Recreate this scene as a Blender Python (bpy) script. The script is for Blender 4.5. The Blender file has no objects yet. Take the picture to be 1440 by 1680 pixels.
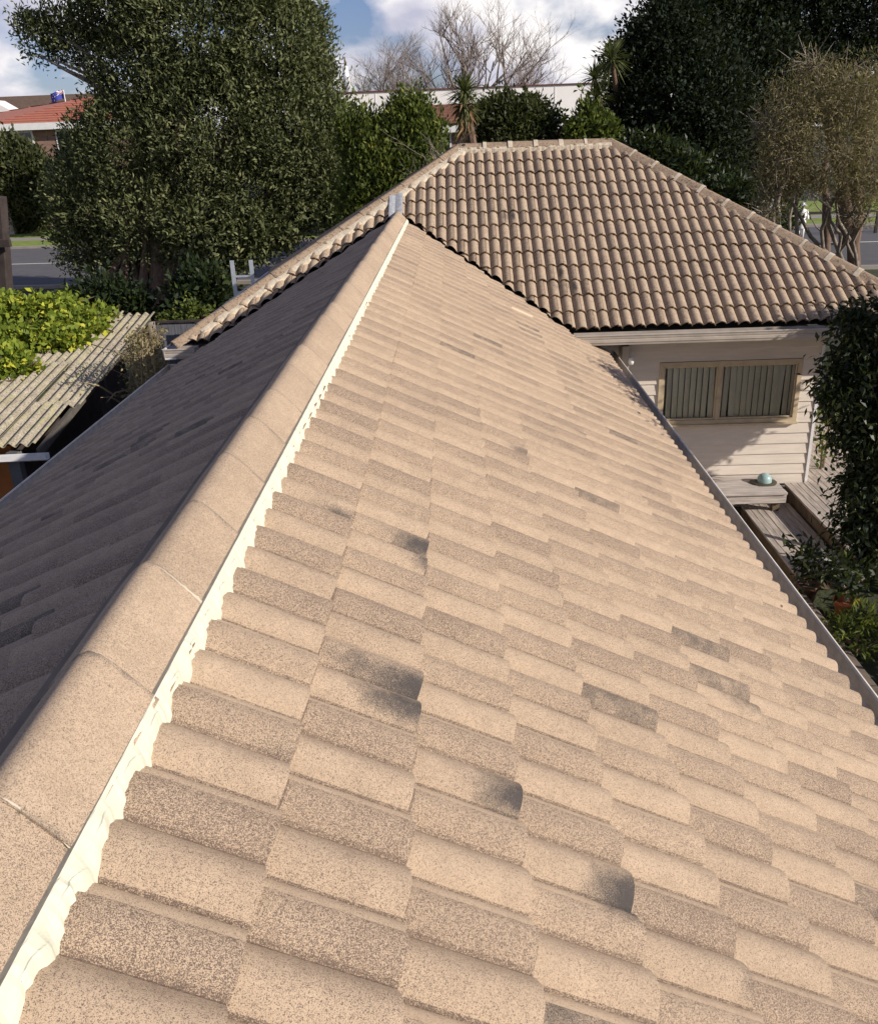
import bpy, bmesh, math, random
import numpy as np
from mathutils import Vector, Matrix
random.seed(7); RNG = np.random.default_rng(7)
sc = bpy.context.scene

# ------------------------------------------------------------------ camera
F, PITCH, ROLL, YAW = 1456.598, 0.39980508, -0.03745469, -0.02672344
CAM = np.array([0.802, 0.0, 1.022]); W, H = 1440.0, 1680.0
def _rot():
    cy, sy = math.cos(YAW), math.sin(YAW); cp, sp = math.cos(PITCH), math.sin(PITCH)
    f = np.array([sy*cp, cy*cp, -sp]); r = np.array([cy, -sy, 0.0]); u = np.cross(r, f)
    c, s = math.cos(ROLL), math.sin(ROLL)
    return c*r+s*u, -s*r+c*u, f
CR, CU, CF = _rot()
cd = bpy.data.cameras.new('camera'); cam = bpy.data.objects.new('camera', cd); sc.collection.objects.link(cam)
cam.matrix_world = Matrix(((CR[0], CU[0], -CF[0], CAM[0]), (CR[1], CU[1], -CF[1], CAM[1]), (CR[2], CU[2], -CF[2], CAM[2]), (0, 0, 0, 1)))
cd.sensor_fit = 'HORIZONTAL'; cd.sensor_width = 36; cd.lens = 36*F/W
cd.clip_start = 0.05; cd.clip_end = 5000
sc.camera = cam
def at(px, py, Y):
    """world point on the plane y = Y seen at photo position px, py"""
    v = CF*F + CR*(px-W/2) - CU*(py-H/2)
    return CAM + v*((Y-CAM[1])/v[1])
def atz(px, py, Z):
    v = CF*F + CR*(px-W/2) - CU*(py-H/2)
    return CAM + v*((Z-CAM[2])/v[2])

# ------------------------------------------------------------------ light
SUN = np.array([0.80, -0.38, 0.43]); SUN /= np.linalg.norm(SUN)
EL = math.asin(SUN[2]); AZ = math.atan2(SUN[0], SUN[1])
wd = bpy.data.worlds.new("World"); sc.world = wd; wd.use_nodes = True
nt = wd.node_tree; nt.nodes.clear()
def N(t, kind, **kw):
    n = t.nodes.new(kind)
    for k, v in kw.items():
        if k.startswith('i_'):
            key = k[2:]; key = int(key) if key.isdigit() else key
            n.inputs[key].default_value = v
        else: setattr(n, k, v)
    return n
def ramp(t, stops, src=None):
    n = t.nodes.new('ShaderNodeValToRGB'); e = n.color_ramp.elements
    e[0].position, e[0].color = stops[0][0], (*stops[0][1], 1)
    e[1].position, e[1].color = stops[1][0], (*stops[1][1], 1)
    for p, c in stops[2:]:
        x = e.new(p); x.color = (*c, 1)
    if src: t.links.new(src, n.inputs[0])
    return n
sky = N(nt, 'ShaderNodeTexSky', sky_type='NISHITA', sun_disc=False, sun_elevation=EL, sun_rotation=AZ, air_density=1.0, dust_density=0.6, ozone_density=1.5)
tc = N(nt, 'ShaderNodeTexCoord')
mp = N(nt, 'ShaderNodeMapping'); mp.inputs['Scale'].default_value = (1, 1, 1.7); mp.inputs['Location'].default_value = (0.35, 0.0, 0.12)
nt.links.new(tc.outputs['Generated'], mp.inputs[0])
n1 = N(nt, 'ShaderNodeTexNoise', i_Scale=5.5, i_Detail=9.0, i_Roughness=0.52, i_Distortion=0.15); nt.links.new(mp.outputs[0], n1.inputs['Vector'])
cov = ramp(nt, [(0.37, (0, 0, 0)), (0.47, (1, 1, 1))], n1.outputs[0])
mp2 = N(nt, 'ShaderNodeMapping'); mp2.inputs['Scale'].default_value = (1, 1, 1.9); mp2.inputs['Location'].default_value = (0.1, 0.4, 0.33)
nt.links.new(tc.outputs['Generated'], mp2.inputs[0])
n2 = N(nt, 'ShaderNodeTexNoise', i_Scale=9.0, i_Detail=6.0, i_Roughness=0.5); nt.links.new(mp2.outputs[0], n2.inputs['Vector'])
shade = ramp(nt, [(0.36, (8.2, 8.3, 10.2)), (0.47, (11.4, 11.2, 12.4)), (0.57, (16.0, 15.4, 15.2))], n2.outputs[0])
mx = N(nt, 'ShaderNodeMix', data_type='RGBA')
sep = N(nt, 'ShaderNodeSeparateXYZ'); nt.links.new(tc.outputs['Generated'], sep.inputs[0])
fade = N(nt, 'ShaderNodeMapRange', interpolation_type='SMOOTHSTEP'); fade.inputs[1].default_value = .13; fade.inputs[2].default_value = .30; fade.inputs[3].default_value = 1; fade.inputs[4].default_value = .12
nt.links.new(sep.outputs[2], fade.inputs[0]); cf = N(nt, 'ShaderNodeMath', operation='MULTIPLY'); nt.links.new(cov.outputs[0], cf.inputs[0]); nt.links.new(fade.outputs[0], cf.inputs[1])
nt.links.new(cf.outputs[0], mx.inputs[0]); blue = N(nt, 'ShaderNodeMix', data_type='RGBA', blend_type='MULTIPLY'); blue.inputs[0].default_value = 1; blue.inputs[7].default_value = (.98, 1.02, 1.42, 1); nt.links.new(sky.outputs[0], blue.inputs[6])
nt.links.new(blue.outputs[2], mx.inputs[6]); nt.links.new(shade.outputs[0], mx.inputs[7])
bg = N(nt, 'ShaderNodeBackground', i_Strength=0.052); nt.links.new(mx.outputs[2], bg.inputs[0])
wo = N(nt, 'ShaderNodeOutputWorld'); nt.links.new(bg.outputs[0], wo.inputs[0])
sl = bpy.data.lights.new('sun', 'SUN'); sl.energy = 4.5; sl.angle = math.radians(0.5); sl.color = (1.0, 0.93, 0.83)
so = bpy.data.objects.new('sun', sl); sc.collection.objects.link(so)
so.rotation_euler = Vector(-SUN).to_track_quat('-Z', 'Y').to_euler()
sc.view_settings.view_transform = 'Standard'; sc.view_settings.look = 'None'
sc.view_settings.exposure = 0.36; sc.view_settings.gamma = 1.0
sc.cycles.max_bounces = 6; sc.cycles.transparent_max_bounces = 8; sc.cycles.use_denoising = True

# ------------------------------------------------------------------ helpers
def link(o, parent=None):
    sc.collection.objects.link(o)
    if parent is not None: o.parent = parent
    return o
def tag(o, label=None, cat=None, group=None, kind=None):
    if label: o['label'] = label
    if cat: o['category'] = cat
    if group: o['group'] = group
    if kind: o['kind'] = kind
    return o
def empty(name, loc, label, cat, group=None):
    o = bpy.data.objects.new(name, None); o.empty_display_size = .2
    sc.collection.objects.link(o); o.location = tuple(loc)
    return tag(o, label, cat, group)
def mesh_obj(name, V, Fc, mat, parent=None, smooth=False, fattr=None, vattr=None):
    """V world coords (n,3); Fc list/array of faces. Parent empties are only translated."""
    V = np.asarray(V, dtype=np.float64).reshape(-1, 3).copy()
    if parent is not None:
        off = np.array([0.0, 0, 0]); p = parent
        while p is not None: off += np.array(p.location); p = p.parent
        V -= off
    me = bpy.data.meshes.new(name)
    if isinstance(Fc, np.ndarray):
        k = Fc.shape[1]; n = len(Fc)
        me.vertices.add(len(V)); me.vertices.foreach_set('co', V.ravel())
        me.loops.add(n*k); me.loops.foreach_set('vertex_index', Fc.astype(np.int32).ravel())
        me.polygons.add(n); me.polygons.foreach_set('loop_start', np.arange(0, n*k, k, dtype=np.int32))
        me.update(calc_edges=True)
    else:
        me.from_pydata([tuple(v) for v in V], [], [tuple(f) for f in Fc])
    for dom, at_ in (('FACE', fattr), ('POINT', vattr)):
        for k, v in (at_ or {}).items():
            a = me.attributes.new(k, 'FLOAT', dom); a.data.foreach_set('value', np.asarray(v, dtype=np.float32))
    me.materials.append(mat)
    if smooth: me.polygons.foreach_set('use_smooth', np.ones(len(me.polygons), dtype=bool))
    o = bpy.data.objects.new(name, me)
    return link(o, parent)

class MB:
    """collects simple solids into one mesh"""
    def __init__(s): s.V = []; s.F = []
    def add(s, V, Fc):
        b = len(s.V); s.V += [tuple(v) for v in V]; s.F += [tuple(i+b for i in f) for f in Fc]; return s
    def box(s, x0, x1, y0, y1, z0, z1):
        V = [(x, y, z) for z in (z0, z1) for y in (y0, y1) for x in (x0, x1)]
        return s.add(V, [(0, 2, 3, 1), (4, 5, 7, 6), (0, 1, 5, 4), (2, 6, 7, 3), (0, 4, 6, 2), (1, 3, 7, 5)])
    def beam(s, A, B, w, h, up=(0, 0, 1)):
        A, B = np.array(A, float), np.array(B, float); d = B-A; d /= np.linalg.norm(d)
        r = np.cross(d, up); r /= np.linalg.norm(r); u = np.cross(r, d)
        V = [P+r*a*w/2+u*b*h/2 for P in (A, B) for a, b in ((-1, -1), (1, -1), (1, 1), (-1, 1))]
        return s.add(V, [(0, 1, 2, 3), (7, 6, 5, 4), (0, 4, 5, 1), (1, 5, 6, 2), (2, 6, 7, 3), (3, 7, 4, 0)])
    def prof(s, pts, A, B, r, u, cap=False):
        """extrude an open profile (list of (a,b) in r,u) from A to B"""
        A, B, r, u = map(lambda q: np.array(q, float), (A, B, r, u)); n = len(pts)
        V = [P+r*a+u*b for P in (A, B) for a, b in pts]
        Fc = [(i, i+1, n+i+1, n+i) for i in range(n-1)]
        if cap: Fc += [tuple(range(n)), tuple(range(2*n-1, n-1, -1))]
        return s.add(V, Fc)
    def tube(s, pts, rad, n=6, cap=True):
        V, Fc = tube(pts, rad, n); s.add(V, Fc)
        if cap: b = len(s.V)-len(V); s.F.append(tuple(range(b+len(V)-n, b+len(V))))
        return s
    def lathe(s, prof, c, n=20):
        V = [(c[0]+r*math.cos(2*math.pi*i/n), c[1]+r*math.sin(2*math.pi*i/n), c[2]+z) for r, z in prof for i in range(n)]
        return s.add(V, [(j*n+i, j*n+(i+1) % n, (j+1)*n+(i+1) % n, (j+1)*n+i) for j in range(len(prof)-1) for i in range(n)])
    def build(s, name, mat, parent=None, smooth=False, bevel=0):
        o = mesh_obj(name, s.V, s.F, mat, parent, smooth)
        if bevel:
            m = o.modifiers.new('bevel', 'BEVEL'); m.width = bevel; m.segments = 2; m.limit_method = 'ANGLE'
        return o
def tube(pts, rad, n=6):
    pts = np.asarray(pts, float); m = len(pts); rad = np.broadcast_to(np.asarray(rad, float), (m,))
    d = np.gradient(pts, axis=0); d /= np.linalg.norm(d, axis=1)[:, None]+1e-9
    ref = np.array([0.31, 0.17, 0.93]) if abs(d[0] @ np.array([.31, .17, .93])) < .95 else np.array([1., 0, 0])
    a = np.cross(d, ref); a /= np.linalg.norm(a, axis=1)[:, None]+1e-9; b = np.cross(d, a)
    th = np.arange(n)*2*math.pi/n
    V = pts[:, None]+rad[:, None, None]*(a[:, None]*np.cos(th)[None, :, None]+b[:, None]*np.sin(th)[None, :, None])
    Fc = [(j*n+i, j*n+(i+1) % n, (j+1)*n+(i+1) % n, (j+1)*n+i) for j in range(m-1) for i in range(n)]
    return V.reshape(-1, 3), Fc

# ------------------------------------------------------------------ materials
def new_mat(name):
    m = bpy.data.materials.new(name); m.use_nodes = True; t = m.node_tree; t.nodes.clear()
    out = N(t, 'ShaderNodeOutputMaterial'); b = N(t, 'ShaderNodeBsdfPrincipled'); t.links.new(b.outputs[0], out.inputs[0])
    return m, t, b
def attr(t, name): return N(t, 'ShaderNodeAttribute', attribute_name=name).outputs['Fac']
def math_(t, op, a, b=None, clamp=False):
    n = N(t, 'ShaderNodeMath', operation=op, use_clamp=clamp)
    for i, v in enumerate((a, b)):
        if v is None: continue
        if isinstance(v, (int, float)): n.inputs[i].default_value = v
        else: t.links.new(v, n.inputs[i])
    return n.outputs[0]
def mixc(t, f, a, b, bt='MIX'):
    n = N(t, 'ShaderNodeMix', data_type='RGBA', blend_type=bt)
    for i, v in ((0, f), (6, a), (7, b)):
        if isinstance(v, (int, float)): n.inputs[i].default_value = v
        elif isinstance(v, tuple): n.inputs[i].default_value = (*v, 1)
        else: t.links.new(v, n.inputs[i])
    return n.outputs[2]
def noise(t, scale, detail=3, rough=.55, coord=None, dist=0):
    n = N(t, 'ShaderNodeTexNoise', i_Scale=scale, i_Detail=detail, i_Roughness=rough, i_Distortion=dist)
    c = coord if coord is not None else N(t, 'ShaderNodeNewGeometry').outputs['Position']
    t.links.new(c, n.inputs['Vector']); return n.outputs[0]
def scaled(t, sx, sy, sz, rot=(0, 0, 0)):
    m = N(t, 'ShaderNodeMapping'); m.inputs['Scale'].default_value = (sx, sy, sz); m.inputs['Rotation'].default_value = rot
    t.links.new(N(t, 'ShaderNodeNewGeometry').outputs['Position'], m.inputs[0]); return m.outputs[0]
def bump(t, b, h, strength=.4, dist=.01):
    n = N(t, 'ShaderNodeBump', i_Strength=strength, i_Distance=dist); t.links.new(h, n.inputs['Height']); t.links.new(n.outputs[0], b.inputs['Normal'])
def simple(name, col, rough=.6, var=.25, scale=8, metal=0, bmp=.15, stretch=None, col2=None, spec=.4):
    m, t, b = new_mat(name)
    co = scaled(t, *stretch) if stretch else None
    n = noise(t, scale, 5, .6, co)
    c2 = col2 or tuple(c*(1-var) for c in col)
    r = ramp(t, [(.32, c2), (.66, col)], n); t.links.new(r.outputs[0], b.inputs['Base Color'])
    b.inputs['Roughness'].default_value = rough; b.inputs['Metallic'].default_value = metal; b.inputs['Specular IOR Level'].default_value = spec
    if bmp: bump(t, b, n, bmp, .004)
    return m

def tile_material(name, light, mid, dark, speck, speck_scale, soot_shade):
    m, t, b = new_mat(name)
    geo = N(t, 'ShaderNodeNewGeometry').outputs['Position']
    fine = noise(t, speck_scale, 2, .6, geo, .6)
    big = noise(t, 2.3, 4, .6, geo)
    med = noise(t, 14, 4, .65, geo)
    rnd = attr(t, 'rnd'); rolla_shade = attr(t, 'rolla_shade'); st = attr(t, 'stain_shade')
    # dark speckle amount, with shade painted into valleys, laps and noses
    amt = math_(t, 'ADD', math_(t, 'MULTIPLY', rolla_shade, speck[1]), speck[0])
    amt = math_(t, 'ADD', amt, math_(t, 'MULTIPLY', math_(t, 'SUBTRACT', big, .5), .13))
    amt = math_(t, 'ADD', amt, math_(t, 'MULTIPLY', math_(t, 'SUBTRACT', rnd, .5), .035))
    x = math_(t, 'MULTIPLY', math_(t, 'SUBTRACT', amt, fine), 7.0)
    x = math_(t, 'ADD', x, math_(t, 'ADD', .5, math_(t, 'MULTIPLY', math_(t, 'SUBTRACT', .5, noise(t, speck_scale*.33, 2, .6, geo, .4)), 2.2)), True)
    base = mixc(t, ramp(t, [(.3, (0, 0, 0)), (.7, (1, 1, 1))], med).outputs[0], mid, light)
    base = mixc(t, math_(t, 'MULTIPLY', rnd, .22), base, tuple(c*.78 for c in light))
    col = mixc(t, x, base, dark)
    stn = math_(t, 'ADD', math_(t, 'MULTIPLY', math_(t, 'SUBTRACT', .5, fine), 2.2), math_(t, 'MULTIPLY', math_(t, 'SUBTRACT', .5, med), 1.3))
    stc = math_(t, 'ADD', math_(t, 'MULTIPLY', math_(t, 'ADD', st, math_(t, 'MULTIPLY', stn, .7)), 1.5), -.22, True)
    stc = math_(t, 'MULTIPLY', stc, math_(t, 'MULTIPLY', st, 4.0, True), True)
    col = mixc(t, math_(t, 'MULTIPLY', stc, .93, True), col, soot_shade)
    pale = math_(t, 'MULTIPLY', st, -1.0, True)
    col = mixc(t, pale, col, tuple(min(1, c*1.25) for c in light))
    vo = N(t, 'ShaderNodeTexVoronoi', i_Scale=2.6); t.links.new(geo, vo.inputs['Vector']); sx_ = N(t, 'ShaderNodeSeparateColor'); t.links.new(vo.outputs['Color'], sx_.inputs[0])
    sp = math_(t, 'MULTIPLY', math_(t, 'LESS_THAN', math_(t, 'ADD', vo.outputs['Distance'], math_(t, 'MULTIPLY', fine, .03)), .043), math_(t, 'GREATER_THAN', sx_.outputs[0], .62))
    col = mixc(t, math_(t, 'MULTIPLY', sp, .85), col, (.07, .045, .035))
    t.links.new(col, b.inputs['Base Color'])
    b.inputs['Roughness'].default_value = .85; b.inputs['Specular IOR Level'].default_value = .25
    bump(t, b, fine, .5, .003)
    return m
M = {}
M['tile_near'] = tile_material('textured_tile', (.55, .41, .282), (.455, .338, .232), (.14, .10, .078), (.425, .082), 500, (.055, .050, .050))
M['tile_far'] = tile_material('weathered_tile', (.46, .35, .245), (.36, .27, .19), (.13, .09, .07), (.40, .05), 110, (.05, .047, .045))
M['cap_near'] = tile_material('cap_tile', (.54, .405, .282), (.455, .338, .232), (.17, .125, .095), (.445, 0), 500, (.06, .06, .06))
M['cap_far'] = tile_material('far_cap_tile', (.37, .275, .185), (.29, .212, .148), (.15, .10, .075), (.42, 0), 50, (.06, .06, .06))
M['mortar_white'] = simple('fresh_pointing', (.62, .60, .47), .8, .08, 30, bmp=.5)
M['mortar_cream'] = simple('cream_pointing', (.60, .51, .385), .85, .3, 18, bmp=.5)
M['underlay'] = simple('dark_underlay', (.02, .018, .016), .9)
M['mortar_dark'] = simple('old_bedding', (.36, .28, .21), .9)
M['tray'] = simple('valley_metal', (.10, .07, .05), .7)
M['gutter'] = simple('painted_gutter', (.46, .40, .34), .45, .25, 5, bmp=0.05)
M['gutter_white'] = simple('white_gutter', (.80, .70, .57), .4, .3, 9, bmp=.05)
M['gutter_pale'] = simple('pale_gutter', (.75, .73, .72), .4, .2, 9, bmp=.05)
M['lead'] = simple('grey_flashing', (.40, .41, .43), .6, .4, 25, bmp=.3)
M['soffit'] = simple('dark_soffit', (.08, .05, .035), .9)
M['alu'] = simple('ladder_aluminium', (.62, .66, .72), .35, .15, 10, metal=.5, bmp=0)
# weatherboards
m, t, b = new_mat('weatherboard'); n = noise(t, 5, 5, .6, scaled(t, .5, 1, 4))
r = ramp(t, [(.3, (.60, .52, .44)), (.7, (.70, .62, .53))], n); t.links.new(r.outputs[0], b.inputs['Base Color']); b.inputs['Roughness'].default_value = .6
bump(t, b, n, .15, .004); M['board'] = m
M['frame'] = simple('bronze_cream_frame', (.56, .45, .30), .5, .25, 6)
M['drape'] = simple('curtain_drape', (.94, .85, .70), .9, .1, 4, bmp=0)
m, t, b = new_mat('room_dark'); b.inputs['Base Color'].default_value = (.30, .28, .25, 1); M['room'] = m
m = bpy.data.materials.new('window_glass'); m.use_nodes = True; t = m.node_tree; t.nodes.clear()
out = N(t, 'ShaderNodeOutputMaterial'); tr = N(t, 'ShaderNodeBsdfTransparent'); tr.inputs[0].default_value = (.97, .99, .98, 1)
gl = N(t, 'ShaderNodeBsdfGlossy', i_Roughness=.03); fr = N(t, 'ShaderNodeFresnel', i_IOR=1.5); ms = N(t, 'ShaderNodeMixShader')
t.links.new(fr.outputs[0], ms.inputs[0]); t.links.new(tr.outputs[0], ms.inputs[1]); t.links.new(gl.outputs[0], ms.inputs[2]); t.links.new(ms.outputs[0], out.inputs[0])
M['glass'] = m
M['dark_glass'] = simple('dark_glass', (.03, .035, .04), .1, .3, 3, bmp=0, spec=.6)
M['deck'] = simple('weathered_deck', (.55, .47, .40), .8, .55, 4, stretch=(9, .8, 9), bmp=.4)
M['deck_x'] = simple('bench_boards', (.56, .49, .44), .8, .45, 4, stretch=(.8, 9, 9), bmp=.4)
M['deck_side'] = simple('deck_riser', (.19, .135, .09), .85, .5, 6, bmp=.3)
M['sleeper'] = simple('garden_edging', (.20, .155, .12), .9, .5, 6, bmp=.4)
M['terracotta'] = simple('terracotta', (.42, .14, .06), .8, .35, 9)
M['pot_brown'] = simple('brown_pot', (.11, .05, .03), .6, .4, 9)
M['teal'] = simple('pale_teal_plastic', (.30, .43, .42), .35, .2, 5, bmp=0)
M['hat_dark'] = simple('dark_brim', (.07, .06, .035), .7, .3, 5)
M['fence_wood'] = simple('fence_wood', (.12, .105, .09), .9, .5, 6, stretch=(8, 8, .8), bmp=.4)
M['fence_far'] = simple('grey_paling', (.17, .17, .19), .9, .5, 4, stretch=(8, 8, .8), bmp=.4)
M['orange_wall'] = simple('ochre_wall', (.40, .14, .035), .9, .3, 3)
M['post'] = simple('grey_post', (.13, .13, .14), .8, .3, 4)
M['bark'] = simple('bark', (.19, .12, .085), .95, .6, 7, stretch=(3, 3, .7), bmp=.8)
M['bark_pale'] = simple('pale_bark', (.28, .235, .19), .95, .55, 9, bmp=.6)
M['twig'] = simple('dry_twigs', (.36, .28, .17), .9, .4, 9, bmp=0)
M['twig_grey'] = simple('bare_twigs', (.27, .225, .195), .95, .3, 3, bmp=0)
M['pole'] = simple('dark_timber_pole', (.055, .04, .035), .9, .5, 5, bmp=.3)
M['brick'] = None
m, t, b = new_mat('brick')
bt = N(t, 'ShaderNodeTexBrick', i_Scale=1.0); bt.inputs['Brick Width'].default_value = .23; bt.inputs['Row Height'].default_value = .085; bt.inputs['Mortar Size'].default_value = .01
bt.inputs['Color1'].default_value = (.27, .14, .10, 1); bt.inputs['Color2'].default_value = (.20, .10, .07, 1); bt.inputs['Mortar'].default_value = (.28, .22, .19, 1)
mpn = N(t, 'ShaderNodeMapping'); mpn.inputs['Rotation'].default_value = (math.radians(90), 0, 0)
t.links.new(N(t, 'ShaderNodeNewGeometry').outputs['Position'], mpn.inputs[0]); t.links.new(mpn.outputs[0], bt.inputs['Vector'])
t.links.new(bt.outputs[0], b.inputs['Base Color']); b.inputs['Roughness'].default_value = .9; M['brick'] = m
M['white_wall'] = simple('white_wall', (.86, .82, .78), .7, .07, .4, bmp=0)
M['white_trim'] = simple('white_trim', (.76, .75, .72), .5, .1, 3, bmp=0)
M['red_trim'] = simple('red_parapet', (.13, .045, .04), .6, .2, 2, bmp=0)
M['dark_red'] = simple('dark_red_wall', (.085, .045, .045), .8, .2, 2, bmp=0)
M['car_white'] = simple('car_paint', (.75, .76, .78), .25, .05, 2, bmp=0)
M['tyre'] = simple('tyre', (.02, .02, .02), .9)
M['white_cloth'] = simple('white_cloth', (.88, .87, .84), .8, .15, 12, bmp=.3)
M['skin'] = simple('skin', (.48, .28, .19), .6, .1, 5, bmp=0)
M['green_plastic'] = simple('green_plastic', (.03, .20, .12), .4, .2, 4, bmp=0)
M['steel'] = simple('galvanised', (.55, .56, .58), .4, .2, 3, metal=.4, bmp=0)
def striped(name, cl, cd_, axis, period, sharp=.35):
    """roof of tile courses: colour steps along one direction (real geometry carries the relief)"""
    m, t, b = new_mat(name); n = noise(t, 3, 4, .6)
    r = ramp(t, [(.3, cd_), (.7, cl)], n); t.links.new(r.outputs[0], b.inputs['Base Color']); b.inputs['Roughness'].default_value = .8
    return m
M['red_tile'] = striped('red_roof_tile', (.47, .185, .12), (.38, .14, .095), 0, 1)
M['brown_tile'] = striped('brown_roof_tile', (.22, .155, .115), (.16, .11, .085), 0, 1)
M['rust_tile'] = striped('rust_roof_tile', (.28, .13, .085), (.20, .10, .07), 0, 1)
# fibre cement sheet with lichen
m, t, b = new_mat('lichened_fibre_cement')
n = noise(t, 4, 6, .7); n2 = noise(t, 45, 4, .7); n3 = noise(t, 3, 4, .6, scaled(t, 6, .7, 1))
c = mixc(t, ramp(t, [(.35, (0, 0, 0)), (.65, (1, 1, 1))], n).outputs[0], (.30, .25, .19), (.48, .42, .31))
c = mixc(t, ramp(t, [(.48, (0, 0, 0)), (.58, (.8, .8, .8))], n2).outputs[0], c, (.14, .12, .085))
c = mixc(t, ramp(t, [(.5, (0, 0, 0)), (.68, (.55, .55, .55))], n3).outputs[0], c, (.36, .34, .14))
t.links.new(c, b.inputs['Base Color']); b.inputs['Roughness'].default_value = .95; bump(t, b, n2, .5, .006); M['fibre'] = m

def leaf_mat(name, dark, light, hi=None, trans=.25, rough=.6, spec=.25):
    m = bpy.data.materials.new(name); m.use_nodes = True; t = m.node_tree; t.nodes.clear()
    out = N(t, 'ShaderNodeOutputMaterial'); b = N(t, 'ShaderNodeBsdfPrincipled'); tl = N(t, 'ShaderNodeBsdfTranslucent'); mxs = N(t, 'ShaderNodeMixShader', i_0=trans)
    stops = [(.0, dark), (.75, light)] + ([(1.0, hi)] if hi else [])
    r = ramp(t, stops, attr(t, 'tint'))
    n = noise(t, .9, 3, .6)
    c = mixc(t, math_(t, 'MULTIPLY', n, .5), r.outputs[0], tuple(x*.7 for x in dark))
    t.links.new(c, b.inputs['Base Color']); t.links.new(mixc(t, .5, c, (.20, .28, .03)), tl.inputs[0])
    b.inputs['Roughness'].default_value = rough; b.inputs['Specular IOR Level'].default_value = spec
    t.links.new(b.outputs[0], mxs.inputs[1]); t.links.new(tl.outputs[0], mxs.inputs[2]); t.links.new(mxs.outputs[0], out.inputs[0])
    return m
M['leaf_olive'] = leaf_mat('olive_leaf', (.050, .062, .024), (.175, .19, .078), (.36, .34, .18), .16)
M['leaf_dark'] = leaf_mat('dark_leaf', (.010, .017, .010), (.026, .036, .019), (.05, .06, .032), .06, .7, .15)
M['leaf_green'] = leaf_mat('green_leaf', (.028, .050, .014), (.15, .18, .035), (.48, .44, .08), .3)
M['leaf_vine'] = leaf_mat('vine_leaf', (.07, .12, .02), (.27, .33, .035), (.70, .66, .07), .3)
M['leaf_fg'] = leaf_mat('shrub_leaf', (.010, .018, .008), (.030, .045, .015), (.10, .12, .03), .12, .45, .3)
M['leaf_brown'] = leaf_mat('brownish_leaf', (.14, .10, .055), (.31, .25, .13), (.50, .46, .20), .25, .8)
M['leaf_bush'] = leaf_mat('bush_leaf', (.030, .035, .015), (.085, .095, .035), (.17, .16, .07), .2)
M['leaf_yucca'] = leaf_mat('strap_leaf', (.06, .075, .03), (.17, .19, .07), (.32, .31, .14), .2)
M['leaf_dead'] = leaf_mat('dead_leaf', (.18, .11, .05), (.34, .22, .11), None, .2, .8)
# ground materials
m, t, b = new_mat('garden_ground'); n = noise(t, .6, 6, .65); n2 = noise(t, 9, 5, .7)
c = mixc(t, ramp(t, [(.4, (0, 0, 0)), (.6, (1, 1, 1))], n).outputs[0], (.035, .028, .02), (.06, .075, .025))
c = mixc(t, math_(t, 'MULTIPLY', n2, .6), c, (.02, .017, .012)); t.links.new(c, b.inputs['Base Color']); b.inputs['Roughness'].default_value = 1; bump(t, b, n2, 1, .05); M['ground'] = m
M['asphalt'] = simple('asphalt', (.115, .11, .115), .9, .2, 1.2, bmp=.1)
M['concrete'] = simple('footpath_concrete', (.30, .27, .24), .9, .2, 1.5)
M['kerb'] = simple('kerb_concrete', (.34, .30, .26), .9, .25, 2)
M['paint'] = simple('road_paint', (.7, .68, .6), .7, .1, 3)
m, t, b = new_mat('verge_grass'); n = noise(t, 1.2, 6, .7); n2 = noise(t, 14, 3, .7)
c = mixc(t, ramp(t, [(.35, (0, 0, 0)), (.65, (1, 1, 1))], n).outputs[0], (.16, .20, .035), (.25, .33, .04)); c = mixc(t, math_(t, 'MULTIPLY', n2, .5), c, (.09, .13, .02))
t.links.new(c, b.inputs['Base Color']); b.inputs['Roughness'].default_value = .95; bump(t, b, n2, .8, .03); M['grass'] = m

# ------------------------------------------------------------------ terrain, road
GZ = -4.1
def gobj(name, x0, x1, f0, f1, z0, z1, mat, kind='structure'):
    """strip running along the street between offsets f0, f1 from the far kerb line"""
    mb = MB(); k = lambda x: 51.2-.067*x
    xs = np.linspace(x0, x1, 41); V = []; Fc = []
    for x in xs:
        V += [(x, k(x)+f0, z0), (x, k(x)+f1, z0), (x, k(x)+f1, z1), (x, k(x)+f0, z1)]
    for i in range(40):
        a = 4*i; Fc += [(a+3, a+2, a+6, a+7), (a, a+3, a+7, a+4), (a+2, a+1, a+5, a+6)]
    o = mesh_obj(name, V, Fc, mat); tag(o, kind=kind); return o
V = [(-900, -200, GZ), (900, -200, GZ), (900, 1500, GZ), (-900, 1500, GZ)]
tag(mesh_obj('ground', V, [(0, 1, 2, 3)], M['ground']), kind='structure')
gobj('road', -150, 150, -15.5, 0, GZ-.05, GZ+.006, M['asphalt'])
gobj('road_centre_line', -150, 150, -7.35, -7.2, GZ, GZ+.011, M['paint'])
gobj('far_kerb', -150, 150, 0, .3, GZ-.05, GZ+.13, M['kerb'])
gobj('near_kerb', -150, 150, -15.8, -15.5, GZ-.05, GZ+.13, M['kerb'])
gobj('grass_verge', -150, 150, .3, 3.4, GZ-.05, GZ+.125, M['grass'])
gobj('footpath', -150, 150, 3.4, 5.3, GZ-.05, GZ+.135, M['concrete'])
gobj('front_lawn', -150, 150, 5.3, 16, GZ-.05, GZ+.14, M['grass'])

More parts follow.
